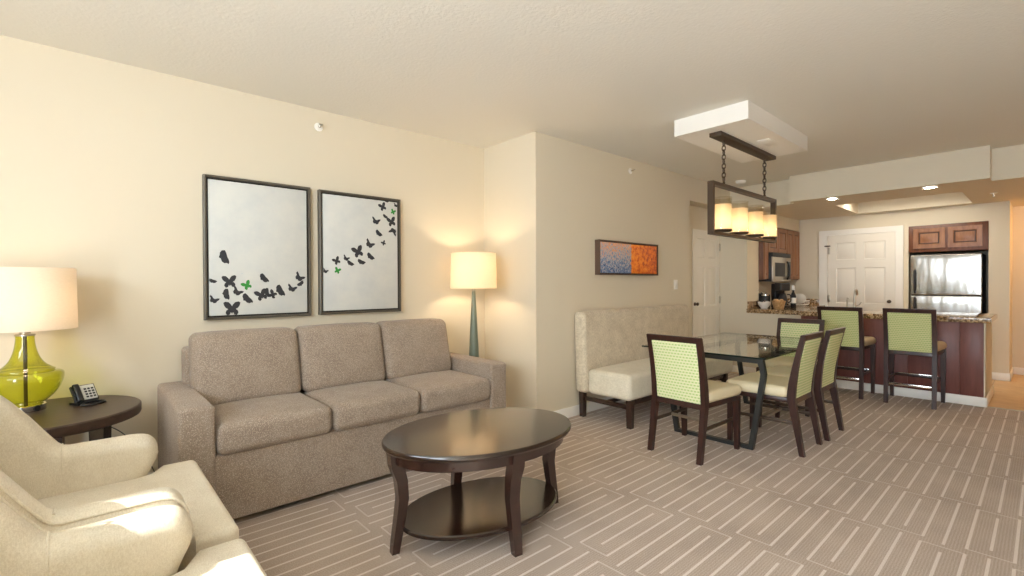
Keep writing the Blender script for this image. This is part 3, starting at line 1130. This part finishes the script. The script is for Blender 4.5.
def fly_list(src):
    out = []
    for g, u, v, s, a, kind in src:
        x, z = on_wall(u, v, 3.812)
        out.append((x, z, s * (0.0058 if g == 2 else 0.0070), math.radians(a), kind, g == 2))
    return out


picture('left framed picture of black butterflies with one green, nearer the table lamp', 0.615, 1.322, 1.063, 2.055, fly_list(FLIES_1))
picture('right framed picture of black butterflies rising to its upper corner, nearer the floor lamp', 1.389, 2.097, 1.065, 2.050, fly_list(FLIES_2))

ab = thing('abstract_painting', 'small wide abstract painting, blue left half and orange right half, above the bench', 'painting', (4.48, PW, 1.572))
W, H = 0.553, 0.180
b = bmesh.new()
rings = []
for ww, hh, y in ((W, H, 0), (W, H, -0.06), (W - 0.012, H - 0.012, -0.06), (W - 0.012, H - 0.012, 0)):
    rings.append([b.verts.new((sx * ww, y, sz * hh)) for sx, sz in ((-1, -1), (1, -1), (1, 1), (-1, 1))])
for a, c in list(zip(rings, rings[1:])) + [(rings[-1], rings[0])]:
    for i in range(4):
        b.faces.new((a[i], a[(i + 1) % 4], c[(i + 1) % 4], c[i]))
obj('frame', b, M['art_frame'], ab)
obj('canvas', box(-W + 0.02, W - 0.02, -0.052, -0.002, -H + 0.02, H - 0.02, 0.002), M['abstract'], ab)
obj('frame_recess', box(-W + 0.01, W - 0.01, -0.012, -0.001, -H + 0.01, H - 0.01), M['pic_gap'], ab)


# sprinkler heads, smoke detector, switch
def sprinkler(label, x, y, z):
    t = thing('sprinkler_head', label, 'sprinkler', (x, y, z))
    obj('escutcheon', xf(lathe([(0.034, 0), (0.032, 0.006), (0.018, 0.012)], 24), RX(PI / 2)), M['white'], t)
    obj('nozzle', xf(lathe([(0.010, 0.010), (0.010, 0.034), (0.005, 0.038), (0.005, 0.05)], 14), RX(PI / 2)), M['chrome'], t)
    obj('deflector', box(-0.016, 0.016, -0.056, -0.050, 0.004, 0.012, 0.001), M['brushed'], t)
    return t


sprinkler('small chrome wall sprinkler head high on the cream wall above the butterfly pictures', 1.405, LW, 2.55)
sprinkler('small wall sprinkler head high above the abstract painting', 4.56, PW, 2.555)
sd = thing('smoke_detector', 'round white smoke detector on the ceiling behind the chandelier chains', 'smoke detector', (6.66, 2.77, CZ))
obj('housing', lathe([(0.040, -0.042), (0.056, -0.034), (0.062, -0.016), (0.065, -0.012), (0.065, 0.0)], 32), M['white'], sd)
obj('indicator', xf(lathe([(0.006, -0.0505), (0.006, -0.047)], 10), T(0.02, 0, 0.006)), M['grey'], sd)
sw = thing('light_switch', 'small white wall switch to the right of the abstract painting', 'switch', (5.53, PW, 1.285))
obj('plate', box(-0.040, 0.040, -0.008, 0, -0.060, 0.060, 0.003), M['white'], sw)
obj('rocker', xf(box(-0.017, 0.017, -0.006, 0.004, -0.034, 0.034, 0.002), T(0, -0.008, 0) @ RX(math.radians(6))), M['white'], sw)


# ------------------------------------------------------------------ upholstered bench
bn = thing('bench', 'long cream upholstered banquette with tall back against the dining wall', 'bench', (3.565, 2.455, 0))
BL = 2.03
back = soft_box(0, BL, 0.47, 0.61, 0.25, 1.03, 0.04, (0, 0.012, 0.004), 10, 4)
deform(back, lambda x, y, z: (x, y + 0.02 * (z - 0.25) / 0.78, z))
obj('backrest', back, M['bench_back'], bn)
obj('seat', soft_box(0.02, BL + 0.10, -0.005, 0.475, 0.25, 0.485, 0.045, (0.004, 0.006, 0.02), 14, 4), M['bench_seat'], bn)
for x in (0.085, BL / 2, BL - 0.055):
    for y, w in ((0.035, 0.055), (0.58, 0.055)):
        obj('leg', rect_loft([(x, y, 0, w * 0.85, w * 0.85), (x, y, 0.252, w, w)], 0.003), M['espresso'], bn)
    obj('side_stretcher', box(x - 0.014, x + 0.014, 0.05, 0.57, 0.165, 0.205, 0.003), M['espresso'], bn)
obj('long_stretcher', box(0.085, BL - 0.055, 0.29, 0.32, 0.17, 0.20, 0.003), M['espresso'], bn)
obj('front_rail', box(0.085, BL - 0.055, 0.018, 0.045, 0.205, 0.256, 0.003), M['espresso'], bn)


# ------------------------------------------------------------------ dining chairs (local: y forward, x right)
def build_chair(name, label, group, W, seat_z, top_z, depth, green, leather, stool=False):
    t = thing(name, label, 'chair' if not stool else 'bar stool', (0, 0, 0), 0, group)
    hw = W / 2
    yb, yf = 0.0, depth           # rear foot at y=0, front foot at y=depth

    def lean(z):
        if z < seat_z - 0.08:
            k = (seat_z - 0.08 - z) / (seat_z - 0.08)
            return 0.075 * (1 - k) if not stool else 0.035 * (1 - k)
        k = max(0.0, (z - seat_z + 0.08) / (top_z - seat_z + 0.08))
        return (0.075 if not stool else 0.035) - (0.085 if not stool else 0.075) * k ** 1.5
    zs = [0, 0.15, 0.30, seat_z - 0.16, seat_z - 0.08, seat_z + 0.02, seat_z + 0.14, seat_z + 0.25, top_z - 0.08, top_z]
    zs = sorted(set(zs))
    for s in (-1, 1):
        secs = []
        for z in zs:
            wy = 0.034 + 0.022 * math.exp(-((z - seat_z + 0.08) / 0.22) ** 2)
            secs.append((s * (hw - 0.019), lean(z) + 0.02, z, 0.038, wy))
        obj('rear_leg', rect_loft(secs, 0.003), M['mahogany'], t)
        fx = s * (hw + 0.004)
        obj('front_leg', rect_loft([(fx * 0.99, yf - 0.015, 0, 0.032, 0.032), (fx, yf - 0.025, seat_z - 0.12, 0.044, 0.044), (fx, yf - 0.025, seat_z - 0.09, 0.044, 0.044)], 0.003), M['mahogany'], t)
    # back: rails and upholstered panel
    def rail(z0, z1, w, y0, y1):
        b = soft_box(-w, w, y0, y1, z0, z1, 0.006, (0, 0, 0), 6, 2)
        return deform(b, lambda x, y, z: (x, y + lean(z) + 0.02, z))
    obj('top_rail', rail(top_z - 0.042, top_z + 0.004, hw - 0.0005, -0.018, 0.018), M['mahogany'], t)
    zlow = seat_z - 0.10
    obj('lower_rail', rail(zlow - 0.03, zlow + 0.012, hw - 0.036, -0.016, 0.018), M['mahogany'], t)
    pan = soft_box(-hw + 0.037, hw - 0.037, -0.022, 0.024, zlow + 0.010, top_z - 0.040, 0.012, (0, 0.006, 0), 10, 3)
    deform(pan, lambda x, y, z: (x, y + lean(z) + 0.02, z))
    obj('back_panel', pan, green, t)
    # apron and cushion
    yb0 = lean(seat_z) + 0.045
    flare = lambda x, y, z: (x * (1 + 0.13 * (y - yb0) / (yf - yb0)), y, z)
    obj('seat_frame', deform(box(-hw + 0.008, hw - 0.008, yb0 - 0.01, yf, seat_z - 0.118, seat_z - 0.082, 0.003), flare), M['mahogany'], t)
    obj('seat_cushion', deform(soft_box(-hw - 0.004, hw + 0.004, yb0, yf + 0.018, seat_z - 0.085, seat_z, 0.036, (0, 0.006, 0.012), 12, 4), flare), leather, t)
    z = 0.235 if not stool else 0.26
    for s in (-1, 1):
        x = s * (hw - 0.022)
        obj('side_stretcher', box(x - 0.008, x + 0.008, lean(z) + 0.03, yf - 0.025, z - 0.012, z + 0.012, 0.002), M['bronze'] if not stool else M['mahogany'], t)
    if not stool:
        obj('cross_stretcher', box(-hw + 0.024, hw - 0.024, depth * 0.52, depth * 0.52 + 0.018, z - 0.012, z + 0.010, 0.002), M['brushed'], t)
    else:
        obj('front_stretcher', box(-hw + 0.03, hw - 0.03, yf - 0.035, yf - 0.010, z - 0.016, z + 0.014, 0.002), M['mahogany'], t)
        obj('foot_rail', box(-hw + 0.04, hw - 0.04, yf - 0.012, yf - 0.004, z - 0.012, z + 0.018, 0.001), M['chrome'], t)
        obj('rear_stretcher', box(-hw + 0.03, hw - 0.03, lean(z) + 0.01, lean(z) + 0.03, z - 0.06, z - 0.034, 0.002), M['mahogany'], t)
        obj('rear_foot_rail', box(-hw + 0.04, hw - 0.04, lean(z) + 0.004, lean(z) + 0.0095, z - 0.058, z - 0.036, 0.001), M['chrome'], t)
    return t


CG = 'green dining chairs around the glass table'
ch = build_chair('dining_chair', 'green-backed dining chair at the near end of the glass table, its back to the sofa', CG, 0.445, 0.505, 0.905, 0.565, M['green'], M['leather'])
ch.location = (3.272, 1.86, 0)
ch.rotation_euler = (0, 0, -PI / 2 - math.radians(2))
for lab, x, y, rz in (('green-backed dining chair on the open side of the glass table, beside the near end chair', 4.205, 1.195, 0.0),
                      ('green-backed dining chair on the open side of the glass table, closer to the stools', 4.765, 1.180, 0.0),
                      ('green-backed dining chair at the far end of the glass table before the white half wall', 5.80, 1.775, PI / 2)):
    c2 = copy_tree(ch)
    c2['label'] = lab
    c2.location = (x, y, 0)
    c2.rotation_euler = (0, 0, rz)

SG = 'green bar stools at the bar'
st = build_chair('bar_stool', 'tall green-backed bar stool at the bar, nearer the open end by the hall', SG, 0.435, 0.66, 1.02, 0.475, M['green_stool'], M['leather_tan'], True)
st.location = (6.45, 0.960, 0)
st.rotation_euler = (0, 0, -PI / 2)
s2 = copy_tree(st)
s2['label'] = 'tall green-backed bar stool at the bar, partly behind the dining chairs'
s2.location = (6.44, 1.575, 0)

# ------------------------------------------------------------------ glass dining table
dt = thing('dining_table', 'glass-topped dining table on dark grey metal frames between bench and green chairs', 'table', (4.715, 1.945, 0))
GX0, GX1, GY0, GY1, GZ = -0.87, 0.85, -0.53, 0.55, 0.728
b = box(GX0, GX1, GY0, GY1, GZ - 0.012, GZ, 0.0)
b.faces.ensure_lookup_table()
for f in b.faces:
    if abs(f.normal.z) < 0.5:
        f.material_index = 1
obj('glass_top', b, None, dt, [M['glass_table'], M['glass_edge']])
for fx in (-0.83, 0.62):
    pts = [(-0.500, GZ - 0.014), (-0.520, 0.60), (-0.514, 0.55), (-0.425, 0.0), (0.235, 0.0), (0.325, 0.55), (0.333, 0.60), (0.315, GZ - 0.014)]
    w = 0.036
    inn = [(-0.463, GZ - 0.014 - w), (-0.482, 0.60), (-0.476, 0.55), (-0.392, w * 0.8), (0.202, w * 0.8), (0.287, 0.55), (0.295, 0.60), (0.278, GZ - 0.014 - w)]
    b = bmesh.new()
    rings = []
    for P, x in ((pts, fx - 0.020), (pts, fx + 0.020), (inn, fx + 0.020), (inn, fx - 0.020)):
        rings.append([b.verts.new((x, y, z)) for y, z in P])
    for a, c in list(zip(rings, rings[1:])) + [(rings[-1], rings[0])]:
        for i in range(8):
            b.faces.new((a[i], a[(i + 1) % 8], c[(i + 1) % 8], c[i]))
    obj('leg_frame', b, M['iron'], dt)
for y in (-0.40, 0.24):
    obj('top_bar', box(-0.80, 0.594, y - 0.018, y + 0.018, GZ - 0.052, GZ - 0.016, 0.002), M['iron'], dt)

# ------------------------------------------------------------------ chandelier
CY = 1.83
cd = thing('chandelier', 'dark bronze rectangular chandelier with four glowing glass cylinders over the dining table', 'chandelier', (4.50, CY, 0))
obj('canopy', box(-0.60, 0.60, -0.05, 0.05, 2.515, 2.549, 0.004), M['bronze'], cd)
x0, x1, z0, z1, w = -0.685, 0.685, 1.700, 2.135, 0.030
b = bmesh.new()
rings = []
for (a0, a1, b0, b1), y in (((x0, x1, z0, z1), -0.024), ((x0, x1, z0, z1), 0.024), ((x0 + w, x1 - w, z0 + w * .8, z1 - w), 0.024), ((x0 + w, x1 - w, z0 + w * .8, z1 - w), -0.024)):
    rings.append([b.verts.new((x, y, z)) for x, z in ((a0, b0), (a1, b0), (a1, b1), (a0, b1))])
for a, c in list(zip(rings, rings[1:])) + [(rings[-1], rings[0])]:
    for i in range(4):
        b.faces.new((a[i], a[(i + 1) % 4], c[(i + 1) % 4], c[i]))
obj('frame', b, M['bronze'], cd)
LINK = [(0.014 * math.cos(2 * PI * k / 14), 0, 0.024 * math.sin(2 * PI * k / 14)) for k in range(14)]
for cx in (-0.44, 0.44):
    ch0 = obj('chain', xf(lathe([(0.006, 2.14), (0.012, 2.145), (0.012, 2.152), (0.005, 2.165)], 14), T(cx, 0, 0)), M['bronze'], cd)
    zl = 2.178
    k = 0
    while zl < 2.515:
        obj('link', xf(tube(LINK, 0.005, 6, True), T(cx, 0, zl) @ RZ(PI / 2 * (k % 2))), M['bronze'], ch0)
        zl += 0.038
        k += 1
for i in range(4):
    sx = -0.47 + i * 0.335
    hd = obj('candle_cup', xf(lathe([(0.03, 1.732), (0.072, 1.736), (0.078, 1.742), (0.078, 1.752), (0.03, 1.752)], 28), T(sx, 0, 0)), M['bronze'], cd)
    obj('glass_cylinder', xf(close_ring(drum(0.077, 0.077, 1.753, 2.022, 0.003, 40)), T(sx, 0, 0)), M['clear'], cd)
    obj('frosted_sleeve', xf(close_ring(drum(0.0735, 0.0735, 1.753, 1.962, 0.002, 40)), T(sx, 0, 0)), M['frost'], cd)
    obj('bulb', xf(bulb_mesh(1.82, 0.022), T(sx, 0, 0)), M['bulb_chand'], cd)

# ------------------------------------------------------------------ kitchen island bar
IX, IY0, IY1 = 6.97, 0.42, 2.135
isl = thing('kitchen_island', 'kitchen island bar clad in dark cherry panels with white base trim behind the stools', 'kitchen island', (0, 0, 0))
obj('core', box(IX + 0.025, 7.86, IY0 + 0.012, IY1 - 0.005, 0.0, 0.872), M['wall'], isl)
ys = [IY0 + 0.012, 0.615, 1.05, 1.50, 1.93, IY1]
for y0, y1 in zip(ys, ys[1:]):
    obj('front_panel', box(IX, IX + 0.024, y0 + 0.001, y1 - 0.001, 0.095, 0.872, 0.0015), M['cherry'], isl)
obj('end_panel', box(IX, 7.87, IY0, IY0 + 0.012, 0.0, 0.872), M['wall'], isl)
obj('base_trim', box(IX - 0.018, IX + 0.001, IY0 - 0.016, IY1, 0, 0.098, 0.006), M['white'], isl)
obj('end_trim', box(IX + 0.001, 7.87, IY0 - 0.016, IY0 - 0.001, 0, 0.098, 0.006), M['white'], isl)

# granite: bar top, window ledge and left counter are one L-shaped worktop
b = bmesh.new()
poly = [(6.905, 0.375), (7.87, 0.375), (7.87, 2.40), (9.015, 2.40), (9.015, 3.155), (7.505, 3.155), (7.505, 2.857), (7.055, 2.857), (7.055, 2.125), (6.905, 2.125)]
a = [b.verts.new((x, y, 0.874)) for x, y in poly]
c = [b.verts.new((x, y, 0.932)) for x, y in poly]
n = len(poly)
for i in range(n):
    b.faces.new((a[i], a[(i + 1) % n], c[(i + 1) % n], c[i]))
b.faces.new(a[::-1])
b.faces.new(c)
bmesh.ops.bevel(b, geom=[e for e in b.edges if abs(e.verts[0].co.z - e.verts[1].co.z) < 1e-4], offset=0.010, segments=3, profile=0.5, affect='EDGES')
tag(obj('countertop', b, M['granite']), 'brown speckled granite worktop running over the bar and along the kitchen counter', 'countertop')
tag(obj('backsplash', box(8.995, 9.018, 2.49, 3.15, 0.932, 1.035, 0.002), M['granite']), 'low granite upstand on the kitchen back wall left of the white door', 'backsplash')
tag(obj('backsplash', box(7.085, 7.495, 2.840, 2.859, 0.932, 1.035, 0.002), M['granite']), 'low granite upstand at the foot of the pass-through jamb', 'backsplash')

lc = thing('base_cabinet', 'low kitchen cabinet under the granite counter below the microwave', 'cabinet', (0, 0, 0))
obj('carcass', box(7.52, 9.01, 2.46, 3.15, 0.10, 0.872), M['cab'], lc)
obj('toe_kick', box(7.52, 9.01, 2.52, 3.15, 0.0, 0.10), M['cab_groove'], lc)
for k in range(3):
    pf = panel_face(0.47, 0.70, 0.02, [(0.07, 0.40, 0.08, 0.62)], 0.006, 0.03, 0.2, 1)
    do = obj('cabinet_door', xf(pf, T(7.55 + k * 0.485, 2.44, 0.14)), None, lc, [M['cab'], M['cab_groove']])
    obj('knob', xf(lathe([(0.006, 0), (0.006, 0.014), (0.014, 0.018), (0.012, 0.026)], 14), T(7.55 + k * 0.485 + 0.44, 2.44, 0.74) @ RX(PI / 2)), M['bronze'], do)


# wall cabinets (faces -y at y=2.83)
def wall_cabinet(label, x0, x1, z0, z1, doors):
    t = thing('wall_cabinet', label, 'cabinet', (x0, 2.80, z0), 0, 'brown wall cabinets around the microwave')
    w, h = x1 - x0, z1 - z0
    obj('carcass', box(0, w, 0.0, 0.355, 0, h, 0.002), M['cab'], t)
    dw = w / doors
    for k in range(doors):
        m = 0.055
        pf = panel_face(dw - 0.012, h - 0.02, 0.02, [(m, dw - 0.012 - m, m, h - 0.02 - m)], 0.007, 0.028, 0.2, 1)
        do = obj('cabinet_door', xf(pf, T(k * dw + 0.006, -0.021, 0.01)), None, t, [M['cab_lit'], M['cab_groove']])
    return t


wall_cabinet('brown wall cabinet left of the microwave, beside the pass-through jamb', 7.503, 7.66, 1.35, 2.160, 1)
wall_cabinet('short brown two-door wall cabinet directly above the microwave', 7.665, 8.43, 1.760, 2.160, 2)
wall_cabinet('brown wall cabinet right of the microwave, next to the white door wall', 8.435, 9.015, 1.35, 2.160, 2)

mw = thing('microwave', 'stainless microwave oven mounted under the short wall cabinet', 'microwave', (7.670, 2.725, 1.322))
MWW, MWH = 0.755, 0.432
obj('body', box(0, MWW, 0.02, 0.41, 0, MWH, 0.003), M['black'], mw)
pf = box(0, MWW, 0.0, 0.02, 0, MWH - 0.062, 0.004)
dr = obj('door', pf, M['brushed'], mw)
obj('window', box(0.09, 0.50, -0.003, 0.0, 0.075, 0.285, 0.001), M['black_satin'], dr)
hp = smooth_path([(0.58, -0.004, 0.03), (0.57, -0.035, 0.09), (0.565, -0.045, 0.17), (0.57, -0.035, 0.25), (0.58, -0.004, 0.31)], 4)
obj('handle', tube(hp, 0.014, 10), M['black'], dr)
obj('control_panel', box(0.61, 0.74, -0.004, 0.0, 0.03, 0.31, 0.002), M['black'], mw)
obj('vent_grille', box(0.0, MWW, 0.002, 0.02, MWH - 0.060, MWH, 0.002), M['black_satin'], mw)

# refrigerator in its alcove (faces -x)
rf = thing('refrigerator', 'stainless top-freezer refrigerator in the alcove of the kitchen back wall', 'refrigerator', (BX, 0.577, 0))
FRW = 0.752
obj('body', box(0.045, 0.70, 0.004, FRW - 0.004, 0.02, 1.690, 0.004), M['black_satin'], rf)
for nm, z0, z1 in (('freezer_door', 1.118, 1.690), ('refrigerator_door', 0.06, 1.106)):
    do = obj(nm, soft_box(-0.015, 0.040, 0.0, FRW, z0, z1, 0.012, (0.006, 0, 0), 10, 3), M['steel'], rf)
    y = FRW - 0.055
    za, zb = (z0 + 0.03, z0 + 0.36) if nm == 'freezer_door' else (z1 - 0.50, z1 - 0.03)
    hp = smooth_path([(-0.012, y, za), (-0.050, y, za + 0.03), (-0.055, y, (za + zb) / 2), (-0.050, y, zb - 0.03), (-0.012, y, zb)], 4)
    obj('handle', tube(hp, 0.012, 10), M['black_satin'], do)
obj('kick_plate', box(0.0, 0.045, 0.02, FRW - 0.02, 0.0, 0.055, 0.003), M['black'], rf)

fc = thing('wall_cabinet', 'two-door brown cabinet over the stainless refrigerator', 'cabinet', (BX - 0.012, 0.518, 1.735))
CW, CHH = 0.830, 0.380
obj('carcass', box(0.0, 0.60, 0, CW, 0, CHH, 0.002), M['cab'], fc)
for k in range(2):
    w, h = 0.345, 0.285
    pf = panel_face(w, h, 0.02, [(0.055, w - 0.055, 0.055, h - 0.055)], 0.010, 0.035, 0.2, 1)
    # local x runs along -y
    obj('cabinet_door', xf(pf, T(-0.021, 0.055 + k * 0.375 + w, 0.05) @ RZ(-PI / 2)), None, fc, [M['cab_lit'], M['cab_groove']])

# faucet on the island
fa = thing('faucet', 'brushed gooseneck faucet rising from the bar counter behind the stool', 'faucet', (7.62, 1.695, 0.932))
obj('base', lathe([(0.030, 0), (0.030, 0.008), (0.018, 0.02), (0.015, 0.05)], 24), M['brushed'], fa)
obj('spout', tube(smooth_path([(0, 0, 0.04), (0, 0, 0.20), (0.015, 0, 0.255), (0.06, 0, 0.275), (0.10, 0, 0.25), (0.115, 0, 0.20)], 5), 0.012, 12), M['brushed'], fa)
obj('lever', tube([(0, -0.012, 0.06), (0, -0.05, 0.075), (0, -0.075, 0.115)], [0.008, 0.008, 0.006], 10), M['brushed'], fa)
sd2 = thing('soap_dispenser', 'slim brushed soap dispenser beside the gooseneck faucet', 'dispenser', (7.60, 1.775, 0.932))
obj('bottle', lathe([(0.020, 0), (0.020, 0.01), (0.012, 0.02), (0.010, 0.10), (0.012, 0.12), (0.012, 0.14)], 20), M['brushed'], sd2)
obj('nozzle', tube([(0, 0, 0.135), (0, 0, 0.16), (0.03, 0, 0.165), (0.055, 0, 0.155)], 0.006, 8), M['brushed'], sd2)

# things on the kitchen counter behind the pass-through
CT = 0.932
cm = thing('coffee_maker', 'black drip coffee maker on the granite counter', 'coffee maker', (7.67, 2.615, CT), math.radians(-35))
cm.scale = (0.78, 0.85, 1.05)
obj('body', soft_box(-0.10, 0.10, 0.02, 0.13, 0, 0.34, 0.012, (0, 0, 0), 4, 3), M['black'], cm)
obj('warming_plate', soft_box(-0.10, 0.10, -0.13, 0.05, 0, 0.035, 0.01, (0, 0, 0), 4, 2), M['black'], cm)
obj('brew_head', soft_box(-0.10, 0.10, -0.12, 0.05, 0.24, 0.35, 0.015, (0, 0, 0), 4, 3), M['black_satin'], cm)
cf = obj('carafe', xf(lathe([(0.055, 0), (0.07, 0.02), (0.076, 0.07), (0.06, 0.13), (0.048, 0.15), (0.052, 0.165)], 24), T(0, -0.05, 0.037)), M['black_satin'], cm)
obj('handle', tube(smooth_path([(0.05, -0.10, 0.19), (0.08, -0.14, 0.18), (0.085, -0.145, 0.10), (0.055, -0.11, 0.075)], 4), 0.008, 8), M['black'], cf)

bt = thing('bottle', 'dark bottle with a white label standing right of the coffee maker', 'bottle', (7.755, 2.475, CT))
obj('glass', lathe([(0.034, 0), (0.038, 0.006), (0.038, 0.17), (0.030, 0.20), (0.014, 0.235), (0.014, 0.29), (0.016, 0.292), (0.016, 0.30)], 24), M['black'], bt)
obj('paper_label', close_ring(drum(0.0392, 0.0392, 0.07, 0.15, 0.0008, 24)), M['white'], bt)
obj('cap', lathe([(0.022, 0.262), (0.022, 0.325), (0.018, 0.330)], 16), M['white'], bt)

bw = thing('bowl', 'small white bowl on the counter just right of the pass-through jamb', 'bowl', (7.39, 2.742, CT))
obj('dish', close_ring(lathe([(0.04, 0), (0.045, 0.006), (0.080, 0.055), (0.088, 0.095), (0.083, 0.095), (0.075, 0.055), (0.04, 0.010)], 32)), M['white'], bw)
for i, (dx, dy, dz, lab, mt) in enumerate(((-0.028, 0.02, 0.075, 'dark wrapped packet at the back of the small white bowl', 'black'), (0.03, 0.0, 0.078, 'brown wrapped packet at the right of the small white bowl', 'cab'), (0.0, -0.035, 0.072, 'grey wrapped packet at the front of the small white bowl', 'grey'))):
    pk = soft_box(-0.028, 0.028, -0.010, 0.010, -0.028, 0.035, 0.008, (0, 0.006, 0), 5, 2)
    tag(obj('snack_packet', xf(pk, T(7.39 + dx, 2.742 + dy, CT + dz) @ RZ(0.5 * i) @ RX(0.25 * (i - 1)))), lab, 'packet', 'packets in the white bowl') if False else tag(obj('snack_packet', xf(pk, T(7.39 + dx, 2.742 + dy, CT + dz) @ RZ(0.5 * i) @ RX(0.25 * (i - 1))), M[mt]), lab, 'packet', 'packets in the white bowl')

M['wicker'] = fabric('wicker', '#9a7448', '#d2ae7c', 60, None, 0.8)
bk = thing('basket', 'small round tan basket in front of the coffee maker', 'basket', (7.43, 2.56, CT))
obj('body', close_ring(lathe([(0.06, 0), (0.066, 0.01), (0.085, 0.09), (0.090, 0.11), (0.084, 0.11), (0.078, 0.09), (0.055, 0.012)], 32)), M['wicker'], bk)
for lab, dx, dy in (('tan bread roll in the small round basket, nearer the white bowl', -0.03, 0.025), ('tan bread roll in the small round basket, nearer the bar', 0.03, -0.025)):
    tag(obj('bread_roll', xf(soft_box(-0.040, 0.040, -0.028, 0.028, -0.022, 0.026, 0.022, (0, 0, 0.006), 5, 4), T(7.43 + dx, 2.56 + dy, CT + 0.105) @ RZ(dx * 20)), M['wicker']), lab, 'bread roll', 'rolls in the basket')

cn = thing('canister', 'tall dark canister at the back of the counter behind the white bowl', 'canister', (7.64, 2.925, CT), 0, 'dark canisters on the counter')
obj('body', lathe([(0.070, 0), (0.074, 0.004), (0.074, 0.205), (0.070, 0.21)], 28), M['black_satin'], cn)
obj('lid', lathe([(0.072, 0.21), (0.072, 0.23), (0.02, 0.237), (0.014, 0.25), (0.018, 0.262)], 28), M['chrome'], cn)
cn2 = copy_tree(cn)
cn2['label'] = 'shorter dark canister between the white bowl and the coffee maker'
cn2.location = (7.565, 2.79, CT)
cn2.scale = (0.85, 0.85, 0.85)

dk = thing('dish_rack', 'low white wire dish rack on the far end of the granite counter', 'dish rack', (8.72, 2.70, CT))
for z, k in ((0.012, 0.9), (0.075, 1.0)):
    P = [(0.15 * k, 0.11 * k, z), (-0.15 * k, 0.11 * k, z), (-0.15 * k, -0.11 * k, z), (0.15 * k, -0.11 * k, z)]
    obj('rim', tube(P, 0.005, 8, True), M['white'], dk)
for k in range(7):
    x = -0.13 + k * 0.043
    obj('wire', tube(smooth_path([(x, 0.11, 0.075), (x, 0.099, 0.012), (x, -0.099, 0.012), (x, -0.11, 0.075)], 3), 0.0028, 6), M['white'], dk)
for k in range(3):
    pl = close_ring(lathe([(0.03, 0), (0.055, 0.004), (0.085, 0.014), (0.084, 0.018), (0.054, 0.008), (0.03, 0.005)], 28))
    x = 8.72 - 0.09 + 0.075 * k
    tag(obj('plate', xf(pl, T(x, 2.70, CT + 0.105) @ RY(PI / 2 - 0.2)), M['white']),
        ('white plate standing in the wire dish rack, nearest the coffee maker', 'white plate standing in the middle of the wire dish rack', 'white plate standing in the wire dish rack, nearest the white door')[k], 'plate', 'plates in the dish rack')


# ------------------------------------------------------------------ kitchen lights
def downlight(label, x, y):
    t = thing('recessed_light', label, 'downlight', (x, y, KZ))
    obj('trim_ring', close_ring(lathe([(0.042, -0.004), (0.066, -0.012), (0.072, -0.004), (0.072, 0.0), (0.042, 0.0), (0.042, -0.004)], 32, cap=False)), M['white'], t)
    obj('lens', lathe([(0.022, -0.016), (0.036, -0.012), (0.040, -0.003), (0.040, 0.0)], 28), M['down_lens'], t)


downlight('left recessed light in the soffit over the bar, nearer the chandelier', 6.985, 1.79)
downlight('right recessed light in the soffit over the bar, nearer the hall', 6.985, 0.86)
tr = thing('tray_light', 'long flat lit panel inside the kitchen ceiling tray', 'ceiling light', (8.26, 1.295, KZ + 0.169))
obj('housing', box(-0.16, 0.16, -0.58, 0.58, -0.045, 0.0, 0.006), M['white'], tr)
obj('diffuser', box(-0.145, 0.145, -0.565, 0.565, -0.056, -0.045, 0.004), M['tray_lens'], tr)
sp = thing('sprinkler_head', 'small pendent sprinkler head in the kitchen ceiling near the hall', 'sprinkler', (8.05, 0.42, KZ))
obj('escutcheon', lathe([(0.018, -0.010), (0.032, -0.005), (0.034, 0)], 24), M['white'], sp)
obj('nozzle', lathe([(0.014, -0.045), (0.016, -0.040), (0.006, -0.036), (0.010, -0.010)], 14), M['chrome'], sp)
hl = thing('hall_ceiling_light', 'round amber ceiling light in the hall past the refrigerator', 'ceiling light', (9.35, -0.45, KZ))
obj('rim', lathe([(0.15, -0.02), (0.16, -0.012), (0.16, 0)], 40), M['bronze'], hl)
obj('diffuser', lathe([(0.03, -0.085), (0.09, -0.07), (0.13, -0.04), (0.145, -0.015)], 40), M['hall_lens'], hl)
